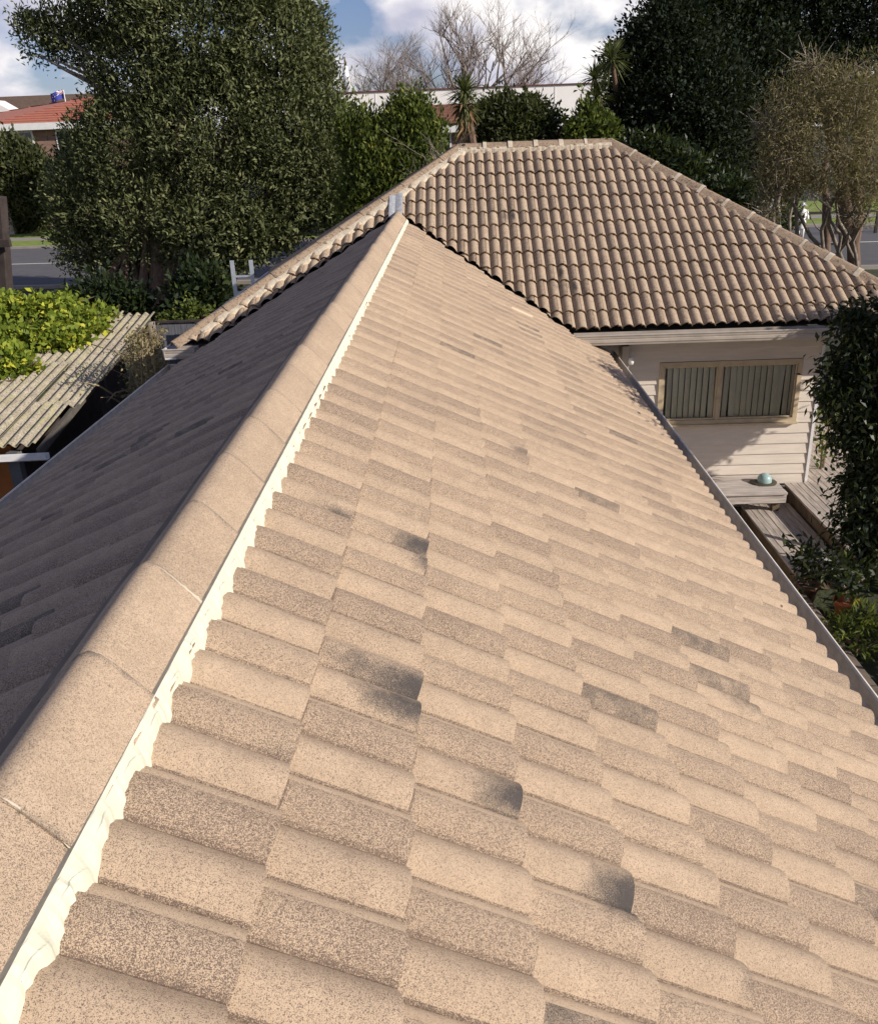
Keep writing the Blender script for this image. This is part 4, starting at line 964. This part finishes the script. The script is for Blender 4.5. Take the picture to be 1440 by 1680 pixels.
# ------------------------------------------------------------------ background buildings
def wallbox(mb, x0, x1, y0, y1, z0, z1): mb.box(x0, x1, y0, y1, z0, z1)
wb = empty('warehouse', (0, 82, GZ), 'long white building with a thin red parapet across the background', 'building')
A, B = at(556, 149, 82), at(1180, 138, 82)
z1 = (A[2]+at(970, 141, 82)[2])/2; zb = at(930, 196, 82)[2]
mb = MB(); mb.box(A[0]-3, B[0], 82, 100, zb, z1); mb.build('wall', M['white_wall'], wb)
mb = MB(); mb.box(A[0]-3.1, B[0]+.1, 81.9, 100.1, z1, z1+.10); mb.build('parapet', M['red_trim'], wb)
mb = MB(); mb.box(A[0]-2.8, B[0]-.2, 82.2, 99.8, GZ, zb); mb.build('base', M['dark_red'], wb)
mb = MB()
for x in np.arange(A[0]+3, B[0], 7.5): mb.box(x, x+.05, 81.97, 82.0, zb, z1)
mb.build('wall_joint', M['white_trim'], wb)
def tiled_roof(mbr, quad, courses, step=.06):
    """quad: eave-left, eave-right, ridge-right, ridge-left. overlapped courses as real steps"""
    a, b_, c, d = [np.array(q, float) for q in quad]; nrm = np.cross(b_-a, d-a); nrm /= np.linalg.norm(nrm)
    if nrm[2] < 0: nrm = -nrm
    for i in range(courses):
        f0, f1 = i/courses, (i+1)/courses
        p0, p1 = a+(d-a)*f0, b_+(c-b_)*f0; q0, q1 = a+(d-a)*f1, b_+(c-b_)*f1
        mbr.add([p0+nrm*step, p1+nrm*step, q1+nrm*.004, q0+nrm*.004, p0, p1], [(0, 1, 2, 3), (4, 5, 1, 0)])
def gable_house(name, label, x0, x1, y0, y1, zw, zr, roofm, wallm, hip=0.0, eave=.5, courses=12, windows=(), fascia=None, cat='house', group=None):
    o = empty(name, ((x0+x1)/2, y0, GZ), label, cat, group)
    mb = MB(); mb.box(x0, x1, y0, y1, GZ, zw); mb.build('wall', wallm, o)
    ym = (y0+y1)/2; e = eave; zE = zw-.05; h0, h1 = x0-e+hip, x1+e-hip
    mbr = MB(); E = [(x0-e, y0-e, zE), (x1+e, y0-e, zE), (x1+e, y1+e, zE), (x0-e, y1+e, zE)]; R = [(h0, ym, zr), (h1, ym, zr)]
    tiled_roof(mbr, (E[0], E[1], R[1], R[0]), courses); tiled_roof(mbr, (E[2], E[3], R[0], R[1]), courses)
    if hip > 0: tiled_roof(mbr, (E[1], E[2], R[1], R[1]), courses); tiled_roof(mbr, (E[3], E[0], R[0], R[0]), courses)
    else: mbr.add([E[0], E[3], R[0]], [(0, 1, 2)]); mbr.add([E[1], E[2], R[1]], [(0, 1, 2)])
    mbr.build('roof', roofm, o)
    mb = MB(); mb.box(x0-e, x1+e, y0-e-.03, y0-e, zE-.32, zE+.03); mb.box(x0-e, x1+e, y1+e, y1+e+.03, zE-.32, zE+.03); mb.box(x0-e-.03, x0-e, y0-e, y1+e, zE-.32, zE+.03); mb.box(x1+e, x1+e+.03, y0-e, y1+e, zE-.32, zE+.03)
    mb.box(x0-e+.002, x1+e-.002, y0-e+.002, y1+e-.002, zE-.30, zE-.27); mb.build('fascia', fascia or M['white_trim'], o)
    for (a, b2, c, d2) in windows:
        mb = MB(); mb.box(a, b2, y0-.06, y0+.02, c, d2); w = mb.build('window', M['white_trim'], o)
        mb = MB(); mb.box(a+.09, b2-.09, y0-.075, y0-.062, c+.09, d2-.09); mb.build('pane', M['dark_glass'], w)
    return o
# red-roofed brick house across the road
Yh = 67.0; e1 = at(112, 205, Yh-.6); e0 = at(-60, 211, Yh-.6); zE = (e0[2]+e1[2])/2+.2
xr = e1[0]-.6; xl = xr-17
apx = at(170, 160, Yh+4.5); apl = at(105, 172, Yh+4.5)
zrd = at(180, 158, Yh+5)[2]
wa = at(58, 230, Yh); wb_ = at(92, 230, Yh)
o = empty('brick_house', (xl, Yh, GZ), 'brick house with bright red tiled hip roof across the road at the left', 'house')
mb = MB(); mb.box(xl, xr+6, Yh, Yh+9, GZ, zE); mb.build('wall', M['brick'], o)
mbr = MB(); xR = xr+6.6
hl = at(-20, 207, Yh-.6)
EL_ = (xl-2, Yh-.6, zE-.05); ER = (xR, Yh-.6, zE-.05); 
pk = at(196, 157, Yh+4.5); ll = xl+4.9
tiled_roof(mbr, (np.array([at(-25, 206, Yh-.6)[0], Yh-.6, zE-.05]), ER, (max(xR-5.1, pk[0]), Yh+4.5, zrd), (at(150, 160, Yh+4.5)[0], Yh+4.5, zrd)), 11, .09)
tiled_roof(mbr, ((xR, Yh+9.6, zE-.05), (xl-2, Yh+9.6, zE-.05), (at(150, 160, Yh+4.5)[0], Yh+4.5, zrd), (max(xR-5.1, pk[0]), Yh+4.5, zrd)), 11, .09)
mbr.add([(at(-25, 206, Yh-.6)[0], Yh-.6, zE-.05), (xl-2, Yh+9.6, zE-.05), (at(150, 160, Yh+4.5)[0], Yh+4.5, zrd)], [(0, 2, 1)])
mbr.add([(xR, Yh-.6, zE-.05), (xR, Yh+9.6, zE-.05), (max(xR-5.1, pk[0]), Yh+4.5, zrd)], [(0, 1, 2)])
mbr.build('roof', M['red_tile'], o)
mb = MB(); mb.box(xl-2, xR+.02, Yh-.64, Yh-.6, zE-.42, zE+.02); mb.box(xl-2, xR, Yh-.6, Yh, zE-.42, zE-.38); mb.build('fascia', M['white_trim'], o)
for px0, px1 in ((20, 56), (93, 128)):
    a, b2 = at(px0, 230, Yh)[0], at(px1, 230, Yh)[0]; mb = MB(); mb.box(a, b2, Yh-.05, Yh+.02, zE-2.0, zE-.45); w = mb.build('window', M['white_trim'], o)
    mb = MB(); mb.box(a+.12, b2-.12, Yh-.065, Yh-.052, zE-1.88, zE-.57); mb.build('pane', M['dark_glass'], w)
# brown long roof behind
Yb = 84.0; rz = at(60, 156, Yb+5)[2]; ez = at(60, 204, Yb)[2]
gable_house('brown_roofed_house', 'long low house with brown tiled roof behind the red-roofed one', at(-60, 180, Yb)[0]-10, at(260, 180, Yb)[0], Yb, Yb+10, ez+.4, rz, M['brown_tile'], M['brick'], 0, courses=26, group=None)
# white gable at far left
g0, g1 = at(-70, 205, 76), at(22, 196, 76); pk = at(-25, 178, 76)
o = empty('white_gable_house', (g0[0], 76, GZ), 'small white gable end between the red and brown roofs at the left edge', 'house')
mb = MB(); xm = at(-25, 190, 76)[0]; mb.add([(x, y_, z) for y_ in (76, 80) for x, z in ((g0[0], GZ), (g1[0]+1, GZ), (g1[0]+1, g1[2]-.4), (xm, pk[2]+.7), (g0[0], g1[2]-.4))], [(4, 3, 2, 1, 0), (5, 6, 7, 8, 9), (2, 3, 8, 7), (3, 4, 9, 8), (1, 2, 7, 6), (0, 5, 9, 4)]); mb.build('wall', M['white_wall'], o)
mb = MB(); mb.beam((xm, 75.7, pk[2]+.85), (g1[0]+1.3, 75.7, g1[2]-.35), .5, .14, up=(0, 1, 0)); mb.build('barge_board', M['white_trim'], o)
# flag
fp0 = at(109, 175, 72); fp1 = at(104, 147, 72); 
fl = empty('flag', (fp0[0], 72, fp0[2]), 'blue ensign flag on a white pole above the red roof', 'flag')
mb = MB(); mb.tube([(fp0[0], 72, zE), fp1], .035, 6); mb.build('pole', M['white_trim'], fl)
m, t, b = new_mat('flag_blue'); m_blue = simple('flag_blue_cloth', (.045, .06, .33), .8, .15, 2, bmp=0); m_rw = simple('flag_white_cloth', (.8, .8, .82), .8, .05, 2, bmp=0); m_red = simple('flag_red_cloth', (.6, .03, .05), .8, .05, 2, bmp=0)
fw, fh = -1.05, .62; nu, nv = 16, 8
def fpnt(u, v, lift=0): 
    return (fp1[0]+fw*u, 72+.09*math.sin(u*7+v)-lift, fp1[2]+.03-fh*v-.22*u+.05*math.sin(u*6))
V = [fpnt(i/nu, j/nv) for j in range(nv+1) for i in range(nu+1)]; Fc = [(j*(nu+1)+i, j*(nu+1)+i+1, (j+1)*(nu+1)+i+1, (j+1)*(nu+1)+i) for j in range(nv) for i in range(nu)]
fo = mesh_obj('cloth', V, Fc, m_blue, fl, True)
def patch(pts, mat, name='emblem', lift=.012):
    mb = MB()
    for poly in pts: mb.add([fpnt(u, v, lift) for u, v in poly], [tuple(range(len(poly)))]); 
    return mb.build(name, mat, fo)
patch([[(.0, .20), (.5, .20), (.5, .30), (0, .30)], [(.2, 0), (.3, 0), (.3, .5), (.2, .5)], [(0, .0), (.07, 0), (.5, .43), (.5, .5), (.43, .5), (0, .07)], [(.43, 0), (.5, 0), (.5, .07), (.07, .5), (0, .5), (0, .43)]], m_rw)
patch([[(.0, .225), (.5, .225), (.5, .275), (0, .275)], [(.23, 0), (.27, 0), (.27, .5), (.23, .5)]], m_red, lift=.02)
def star(cu, cv, r): return [(cu+r*.6*(1 if k % 2 == 0 else .4)*math.sin(k*math.pi/5), cv-r*(1 if k % 2 == 0 else .4)*math.cos(k*math.pi/5)) for k in range(10)]
patch([star(.75, .2, .10), star(.66, .45, .10), star(.85, .42, .09), star(.75, .8, .12)], m_rw)
# brown roofed house behind the yucca
Yc = 52.0; a = at(685, 205, Yc); b2 = at(918, 196, Yc)
rz = at(800, 168, Yc+4.5)[2]; ez = at(780, 203, Yc)[2]
gable_house('rust_roofed_house', 'low house with rusty brown tiled roof behind the yucca and round bush', at(560, 205, Yc)[0], at(905, 196, Yc)[0], Yc, Yc+9, ez, rz, M['rust_tile'], M['brick'], 4.2, courses=14, windows=[(at(720, 215, Yc)[0], at(740, 215, Yc)[0], ez-1.4, ez-.3)])
# slim mast
mp0 = at(571, 146, 86); mp1 = at(564, 93, 86)
ms_ = empty('mast', (mp0[0], 101, GZ), 'slim white tapering mast with dark tip beside the big tree', 'mast')
P0_, P1_ = at(570, 146, 101), at(566, 108, 101); P2_ = at(565, 93, 101)
mb = MB(); mb.tube([(P0_[0], 101, GZ), P0_, P1_], [.5, .42, .26], 10); mb.build('column', M['white_trim'], ms_, True)
mb = MB(); mb.tube([P1_, P2_], [.10, .08], 8); mb.build('tip', M['bark'], ms_, True)
# dark garage and parked car
c0 = at(908, 222, 46)
# parked car, mostly hidden
cx_, cy_ = at(903, 226, 43)[0], 43.0
car = empty('parked_car', (cx_, cy_, GZ), 'white parked van partly hidden by shrubs behind the far ridge', 'van')
zt = at(903, 214, 43)[2]
mb = MB()
pr = [(-2.2, .35), (-2.2, 1.0), (-1.5, 1.15), (-.9, 1.95), (2.1, 1.95), (2.3, 1.1), (2.3, .35)]
V = [(cx_+x, cy_+yy, GZ+z) for yy in (0, 1.8) for x, z in pr]; k = len(pr)
mb.add(V, [tuple(range(k)), tuple(range(2*k-1, k-1, -1))]+[(i, k+i, k+(i+1) % k, (i+1) % k) for i in range(k)]); mb.build('body', M['car_white'], car, bevel=.06)
for a_, c_ in ((-1.15, -.1), (0.0, 1.0), (1.1, 2.0)): mb = MB(); mb.box(cx_+a_, cx_+c_, cy_-.02, cy_+.01, GZ+1.2, GZ+1.8); mb.build('window', M['dark_glass'], car, bevel=.02)
for a_ in (-1.4, 1.5):
    mb = MB(); V = [(cx_+a_+.33*math.cos(q), cy_-.02+w_, GZ+.33+.33*math.sin(q)) for w_ in (0, .25) for q in np.linspace(0, 2*math.pi, 20, endpoint=False)]
    mb.add(V, [tuple(range(20)), tuple(range(39, 19, -1))]+[(i, 20+i, 20+(i+1) % 20, (i+1) % 20) for i in range(20)]); mb.build('wheel', M['tyre'], car)

# ------------------------------------------------------------------ left side: shrub, pole, pillar
rg = np.random.default_rng(14)
tree('roadside_shrub', 'bushy green shrub in front of the brick house across the road, far left', 'shrub', blobs_px([(38, 276, 36, 34), (10, 268, 36, 40), (60, 310, 32, 45), (20, 320, 40, 45), (45, 350, 28, 22), (-20, 300, 36, 50)], 62), M['leaf_bush'], M['bark'], atz(35, 372, GZ), rg, 1700, 14, .5, .40, .17, r0=.25, shell=.5)
tree('garden_shrub', 'dark blue green shrub under the big tree against the brick wall window', 'shrub', blobs_px([(130, 252, 20, 26), (130, 282, 32, 28), (115, 300, 30, 30)], 58), M['leaf_dark'], M['bark'], atz(125, 375, GZ), rg, 520, 14, .45, .36, .16, r0=.2, shell=.6)
mb = MB(); g = at(8, 350, 61); o = empty('gate_pillar', (g[0], 61, GZ), 'tan rendered pillar at the left edge across the road', 'pillar')
mb.box(g[0]-.9, g[0]+.35, 61, 61.6, GZ, GZ+2.8); mb.build('pillar', M['deck'], o, bevel=.03)
# leaning dark pole
A, B = at(8, 500, 18.5), at(-6, 330, 18.5)
pl = empty('timber_post', (A[0], A[1], GZ), 'dark leaning timber post with a crossbar at the left edge above the vine', 'post')
A2 = A+(A-B)*1.2; A2[2] = GZ; B2 = B+(B-A)*.05
mb = MB(); mb.beam(A2, B2, .30, .3, up=(0, 1, 0)); mb.build('post', M['pole'], pl, bevel=.01)
C1 = at(18, 398, 18.3); mb = MB(); mb.box(C1[0]-.5, C1[0]+.01, 18.2, 18.3, C1[2]-.07, C1[2]+.07); mb.build('crossbar', M['pole'], pl)

# ------------------------------------------------------------------ shed with corrugated roof and vine
sh = empty('shed', (-5.5, 13, GZ), 'lean-to shed with lichen-covered corrugated roof at the left, half under a vine', 'shed')
nr_, fr_ = np.array([-4.22, 10.2, -2.28]), np.array([-4.62, 16.05, -1.72])
dl = fr_-nr_; Ls = np.linalg.norm(dl); dl /= Ls; across = np.array([-1.0, dl[0]*-1*0-.068, 0]); across /= np.linalg.norm(across); upn = np.cross(dl, across); upn = upn if upn[2] > 0 else -upn
PC = .146
def sheet(u0, u1, v0, v1, lift, name='roof_sheet'):
    n = int((u1-u0)/PC*10); V, Fc = [], []
    m_ = 5
    for lay in (0, 1):
        for j in range(m_):
            v = v0+(v1-v0)*j/(m_-1)
            for i in range(n+1):
                u = u0+(u1-u0)*i/n; h = .027*math.cos(2*math.pi*u/PC)
                V.append(nr_+across*u+dl*v+upn*(h+lift-lay*.007))
    k = (n+1)*m_
    for lay in (0, 1):
        for j in range(m_-1):
            for i in range(n): q = (lay*k+j*(n+1)+i, lay*k+j*(n+1)+i+1, lay*k+(j+1)*(n+1)+i+1, lay*k+(j+1)*(n+1)+i); Fc.append(q if lay == 0 else q[::-1])
    for j in (0, m_-1):
        for i in range(n): q = (j*(n+1)+i, j*(n+1)+i+1, k+j*(n+1)+i+1, k+j*(n+1)+i); Fc.append(q)
    for i in (0, n):
        for j in range(m_-1): q = (j*(n+1)+i, (j+1)*(n+1)+i, k+(j+1)*(n+1)+i, k+j*(n+1)+i); Fc.append(q)
    return mesh_obj(name, V, Fc, M['fibre'], sh, True)
sheet(-.02, .60, 1.35, Ls, .0); sheet(-.0+.12, .74, 0, 1.42, .035); sheet(.60, 1.42, 0, 3.1, .05); sheet(1.35, 3.3, -.0, 2.0, .055); sheet(.56, 3.4, 2.9, Ls+.12, .012)
for o_ in list(sh.children):
    m_ = o_.modifiers.new('edge', 'EDGE_SPLIT'); m_.split_angle = math.radians(50)
mb = MB(); P = nr_+across*(-.05)+np.array([0, -.06, -.06]); Q = nr_+across*3.2+np.array([0, -.06, -.06])
mb.prof([(.0, .0), (.0, -.07), (.07, -.08), (.10, -.06), (.10, 0), (.092, 0), (.09, -.055), (.068, -.07), (.01, -.06), (.01, 0)], P, Q, (0, -1, 0), (0, 0, 1), True); mb.build('gutter', M['gutter_pale'], sh)
mb = MB(); pp = nr_+across*.42; mb.box(pp[0]-.09, pp[0]+.05, pp[1]+.02, pp[1]+.14, GZ, nr_[2]-.07); mb.build('post', M['post'], sh)
for vv in (2.8, Ls-.1): 
    mb = MB(); pp = nr_+dl*vv+across*.12; mb.box(pp[0]-.05, pp[0]+.05, pp[1]-.05, pp[1]+.05, GZ, pp[2]-.06); mb.build('post', M['fence_wood'], sh)
mb = MB(); pp = nr_+across*.55; mb.box(pp[0]-3, pp[0], pp[1]+.25, pp[1]+.32, GZ, nr_[2]-.05); mb.build('wall', M['orange_wall'], sh)
mb = MB(); a, c = nr_+dl*.3+across*.62, nr_+dl*(Ls-.2)+across*.62; mb.beam((a[0], a[1], -3.2), (c[0], c[1], -2.95), .04, 1.7); mb.build('wall', M['pole'], sh)
mb = MB(); mb.beam(nr_+across*.1+upn*-.08, fr_+across*.1+upn*-.08, .05, .1); mb.build('rafter', M['fence_wood'], sh)
# vine over the shed
rg = np.random.default_rng(17)
vb = []
for px, py, rx, ry, dz in ((20, 520, 50, 30, .3), (80, 515, 50, 28, .25), (130, 530, 40, 22, .15), (165, 520, 22, 10, .08), (60, 560, 60, 26, .2), (110, 560, 40, 20, .12), (10, 590, 42, 24, .15), (30, 610, 28, 14, .08), (-30, 550, 60, 60, .2), (150, 545, 18, 8, .05), (5, 505, 40, 16, .2), (100, 505, 26, 10, .15)):
    c = None
    v = CF*F+CR*(px-W/2)-CU*(py+ry*.4-H/2); P = CAM+v*(((nr_-CAM)@upn)/(v@upn)); s = ((P-CAM)@CF)/F
    vb.append((P[0], P[1], P[2]+dz*.6, rx*s, ry*s*1.6, .08+dz*.45))
vn = empty('climbing_vine', vb[0][:3], 'bright yellow green climbing vine sprawling over the shed roof', 'vine')
V, Fc, tint, C = crown(vb, 1500, 12, .13, .105, .075, rg, up=.35, shell=.75, tintbias=.10)
mesh_obj('leaves', V, Fc, M['leaf_vine'], vn, False, {'tint': tint})
mb = MB()
for _ in range(60):
    k = rg.integers(len(vb)); c = np.array(vb[k][:3])+rg.normal(0, .15, 3)*[1, 1, .2]; d = unit(rg.normal(size=(1, 3)))[0]*[1, 1, .3]; mb.tube([c, c+d*.3, c+d*.6], [.012, .01, .006], 4)
mb.build('stems', M['bark'], vn)
# thicket behind the vine (dark, ground level) and garden shrubs
tree('dark_thicket', 'dark green low thicket between the vine and the road', 'shrub', blobs_px([(165, 492, 34, 16), (210, 500, 30, 14), (330, 480, 40, 30), (270, 520, 26, 10)], 26), M['leaf_fg'], M['bark'], (at(150, 500, 26)[0], 26, GZ), rg, 700, 13, .4, .22, .10, r0=.06, shell=.6)
tree('hedge_base', 'small yellowish green plants at the foot of the orange trunk beside the paling fence', 'plant', blobs_px([(285, 520, 26, 7), (312, 505, 10, 16), (335, 515, 10, 8)], 24), M['leaf_green'], M['bark'], (at(300, 515, 24)[0], 24, GZ), rg, 130, 10, .14, .12, .06, r0=.03, shell=.8)
# paling fence
A, B = at(262, 531, 20.5), at(330, 527, 20.5); zf = A[2]
pf = empty('paling_fence', (A[0], 20.5, GZ), 'grey paling fence behind the gutter corner at the left', 'fence')
mb = MB(); x = A[0]-.1
while x < B[0]+2.6: mb.box(x, x+.135, 20.5, 20.52, GZ, zf+random.uniform(-.02, .02)); x += .145
mb.build('palings', M['fence_far'], pf)
mb = MB(); mb.box(A[0]-.1, B[0]+2.6, 20.52, 20.57, zf-.35, zf-.27); mb.build('rail', M['fence_far'], pf)
mb = MB(); mb.box(A[0]-.12, B[0]+2.6, 20.46, 20.56, zf+.02, zf+.06); mb.build('cap_rail', M['pole'], pf)
A = at(288, 600, 12.7)
f2 = empty('side_fence', (-3.6, 13, GZ), 'short bluish grey board fence below the left gutter end', 'fence')
mb = MB(); x0 = at(278, 590, 14)[0]
for i in range(9): mb.box(x0+i*.13, x0+i*.13+.122, 14, 14.02, GZ, at(280, 548, 14)[2]+random.uniform(-.02, .02))
mb.build('boards', M['fence_far'], f2)
mb = MB(); q = at(255, 560, 15.8); mb.tube([(q[0], 15.8, GZ), (q[0]-.03, 15.8, at(250, 528, 15.8)[2])], [.09, .075], 9); o = empty('garden_post', (q[0], 15.8, GZ), 'round grey post at the back corner of the shed', 'post'); mb.build('post', M['bark_pale'], o, True)
# dry twiggy shrub in the gap
rb = np.random.default_rng(12)
ds = empty('twiggy_shrub', (-3.7, 12.8, GZ), 'dry yellowish twiggy shrub in the gap between shed and roof', 'shrub'); mb = MB(); lv = []
for _ in range(120):
    px, py = rb.uniform(212, 264), rb.uniform(548, 660); T = at(px, py, rb.uniform(11.6, 13.8)); b0 = np.array([T[0]+rb.normal(0, .2)+.1, T[1]+rb.normal(0, .2), GZ+.4]); mid = (T+b0)/2+rb.normal(0, .12, 3)
    if T[0] > -3.18: continue
    mb.tube([b0, mid, T, T+rb.normal(0, .12, 3)], [.014, .010, .006, .003], 4, False); lv += [T+rb.normal(0, .09, 3) for _ in range(16)]
for (x0, y0, x1, y1) in ((190, 650, 137, 627), (200, 662, 165, 652), (215, 600, 183, 575), (205, 640, 175, 660)):
    T = at(x1, y1, 11.9); b0 = at(x0, y0, 12.3); mb.tube([b0, (b0+T)/2+[0, 0, .05], T], [.016, .012, .004], 4)
mb.build('twigs', M['twig'], ds)
lv = np.array(lv); V, Fc = leaf_quads(lv, unit(rb.normal(size=(len(lv), 3))), unit(rb.normal(size=(len(lv), 3))), .07, .028)
mesh_obj('leaves', V, Fc, M['leaf_brown'], ds, False, {'tint': rb.random(len(Fc))})
# ladder
l0, l1, r1 = at(381, 465, 17.5), at(380, 427, 17.5), at(411, 426, 17.5)
la = empty('ladder', (l0[0], 17.3, GZ), 'top of an aluminium ladder leaning on the far gutter at the left', 'ladder')
dz = (l1[2]-GZ); 
for q in (l1, r1):
    mb = MB(); mb.beam((q[0]-.0, 17.5-0*.9, GZ), (q[0], 17.5, q[2]+.0), .03, .075, up=(1, 0, 0)); mb.build('stile', M['alu'], la)
for z in np.arange(GZ+.3, l1[2], .30):
    mb = MB(); zz = z-.0; mb.beam((l1[0], 17.5, zz+(l1[2]-.30*math.floor((l1[2]-GZ-.0)/.30)-GZ)-.35+.05), (r1[0], 17.5, zz+(l1[2]-.30*math.floor((l1[2]-GZ)/.30)-GZ)-.35+.05), .035, .035); mb.build('rung', M['alu'], la)

# ------------------------------------------------------------------ right foreground shrub and garden
rg = np.random.default_rng(23)
BF = [(1410, 530, 40, 30), (1445, 540, 45, 45), (1400, 590, 34, 30), (1440, 620, 52, 55), (1372, 632, 28, 34), (1405, 700, 36, 50), (1455, 720, 52, 66), (1428, 790, 42, 50), (1400, 850, 24, 36), (1440, 870, 40, 45), (1500, 600, 60, 90), (1500, 780, 60, 110), (1425, 905, 16, 22), (1560, 700, 70, 120)]
bf = blobs_px(BF, 9.2, .8)
tree('dark_leafy_shrub', 'tall dark glossy-leaved shrub at the right edge beside the weatherboard corner', 'shrub', bf+[(7.9, 10.4, -.6, .45, .2, .7), (5.95, 8.6, .0, .45, .35, .28), (5.6, 7.9, -.3, .35, .35, .22), (5.4, 7.0, -.5, .25, .35, .16), (6.6, 8.9, -.3, .6, .5, .4), (7.3, 10.3, -1.4, .5, .3, .35)], M['leaf_fg'], M['bark'], (6.7, 9.0, GZ), rg, 3600, 18, .15, .092, .034, r0=.06, shell=.7, up=-.3, droop=.5)  # extra leaf clumps out of view, added to shade wall and roof edge
rg = np.random.default_rng(25)
tree('climber_by_wall', 'small variegated climber at the far side of the weatherboard corner post', 'plant', [(6.25, 12.6, -2.9, .3, .3, .45), (6.1, 12.4, -3.3, .2, .2, .3)], M['leaf_green'], M['bark'], (6.2, 12.5, GZ), rg, 60, 8, .1, .08, .05, r0=.02, shell=.9)
def pot_plant(px, py, pm, R, hh, label, plabel, leafm, seed, kind):
    b0 = atz(px, py, GZ+.02); o = empty('plant_pot', b0, label, 'plant pot', 'garden pots'); mb = MB()
    mb.lathe([(0, .0), (R*.72, .0), (R*.98, hh*.82), (R*1.1, hh*.83), (R*1.12, hh), (R*1.0, hh), (R*.9, hh*.85), (0, hh*.84)], b0, 24); mb.build('pot', pm, o, True)
    r = np.random.default_rng(seed); pc = b0+np.array([0, 0, hh*.85]); p = empty('potted_plant', pc, plabel, 'plant', 'potted plants'); mb = MB(); L = []
    for _ in range(9 if kind else 6):
        a = r.random()*6.28; T = pc+np.array([math.cos(a)*R*1.3, math.sin(a)*R*1.1, .22+.22*r.random()]); mb.tube([pc, (pc+T)/2+[0, 0, .1], T], [.014, .01, .006], 5); L += [T+r.normal(0, .10, 3) for _ in range(26)]
    mb.build('stems', M['bark_pale'], p, True); L = np.array(L); V, Fc = leaf_quads(L, unit(r.normal(size=(len(L), 3))+[0, 0, .2]), unit(r.normal(size=(len(L), 3))+[0, 0, .8]), .13, .04)
    mesh_obj('leaves', V, Fc, leafm, p, False, {'tint': r.random(len(Fc))})
pot_plant(1383, 1012, M['terracotta'], .12, .22, 'orange terracotta pot in the dark garden bed below the gutter', 'sparse shrub with pale stems growing in the orange terracotta pot', M['leaf_fg'], 1, 1)
pot_plant(1322, 985, M['pot_brown'], .12, .22, 'dark brown pot by the near end of the low timber step', 'dark leafy plant growing in the dark brown pot', M['leaf_fg'], 2, 1)
b0 = atz(1402, 1075, GZ); b0[2] = GZ
tree('low_green_shrub', 'low bright green shrub with narrow leaves in the bed in front of the terracotta pot', 'shrub', [(b0[0], b0[1], GZ+.28, .26, .26, .26), (b0[0]-.12, b0[1]+.12, GZ+.25, .2, .2, .2), (b0[0]+.22, b0[1]-.05, GZ+.22, .2, .2, .18)], M['leaf_green'], M['bark'], b0, rg, 90, 12, .06, .10, .024, r0=.02, shell=.9, up=.8)
mb = MB(); o = empty('garden_edging', (4.5, 7.8, GZ), 'low dark timber edging board running beside the gutter along the garden bed', 'edging')
mb.box(4.62, 4.74, 4.0, 9.35, GZ-.05, GZ+.14); mb.build('board', M['sleeper'], o, bevel=.01)
tag(mesh_obj('side_path', [(2.4, -3, GZ+.01), (4.6, -3, GZ+.01), (4.6, 11.9, GZ+.01), (2.4, 11.9, GZ+.01)], [(0, 1, 2, 3)], M['sleeper']), kind='structure')
tree('garden_foliage', 'dark leafy ground plants in the shaded bed at the right edge', 'plant', [(5.9, 8.0, GZ+.3, .6, .9, .3), (6.2, 6.6, GZ+.3, .8, .9, .35), (5.6, 6.9, GZ+.12, .5, .7, .12)], M['leaf_fg'], M['bark'], (5.9, 7.6, GZ), rg, 300, 12, .12, .12, .05, r0=.02, shell=.8)
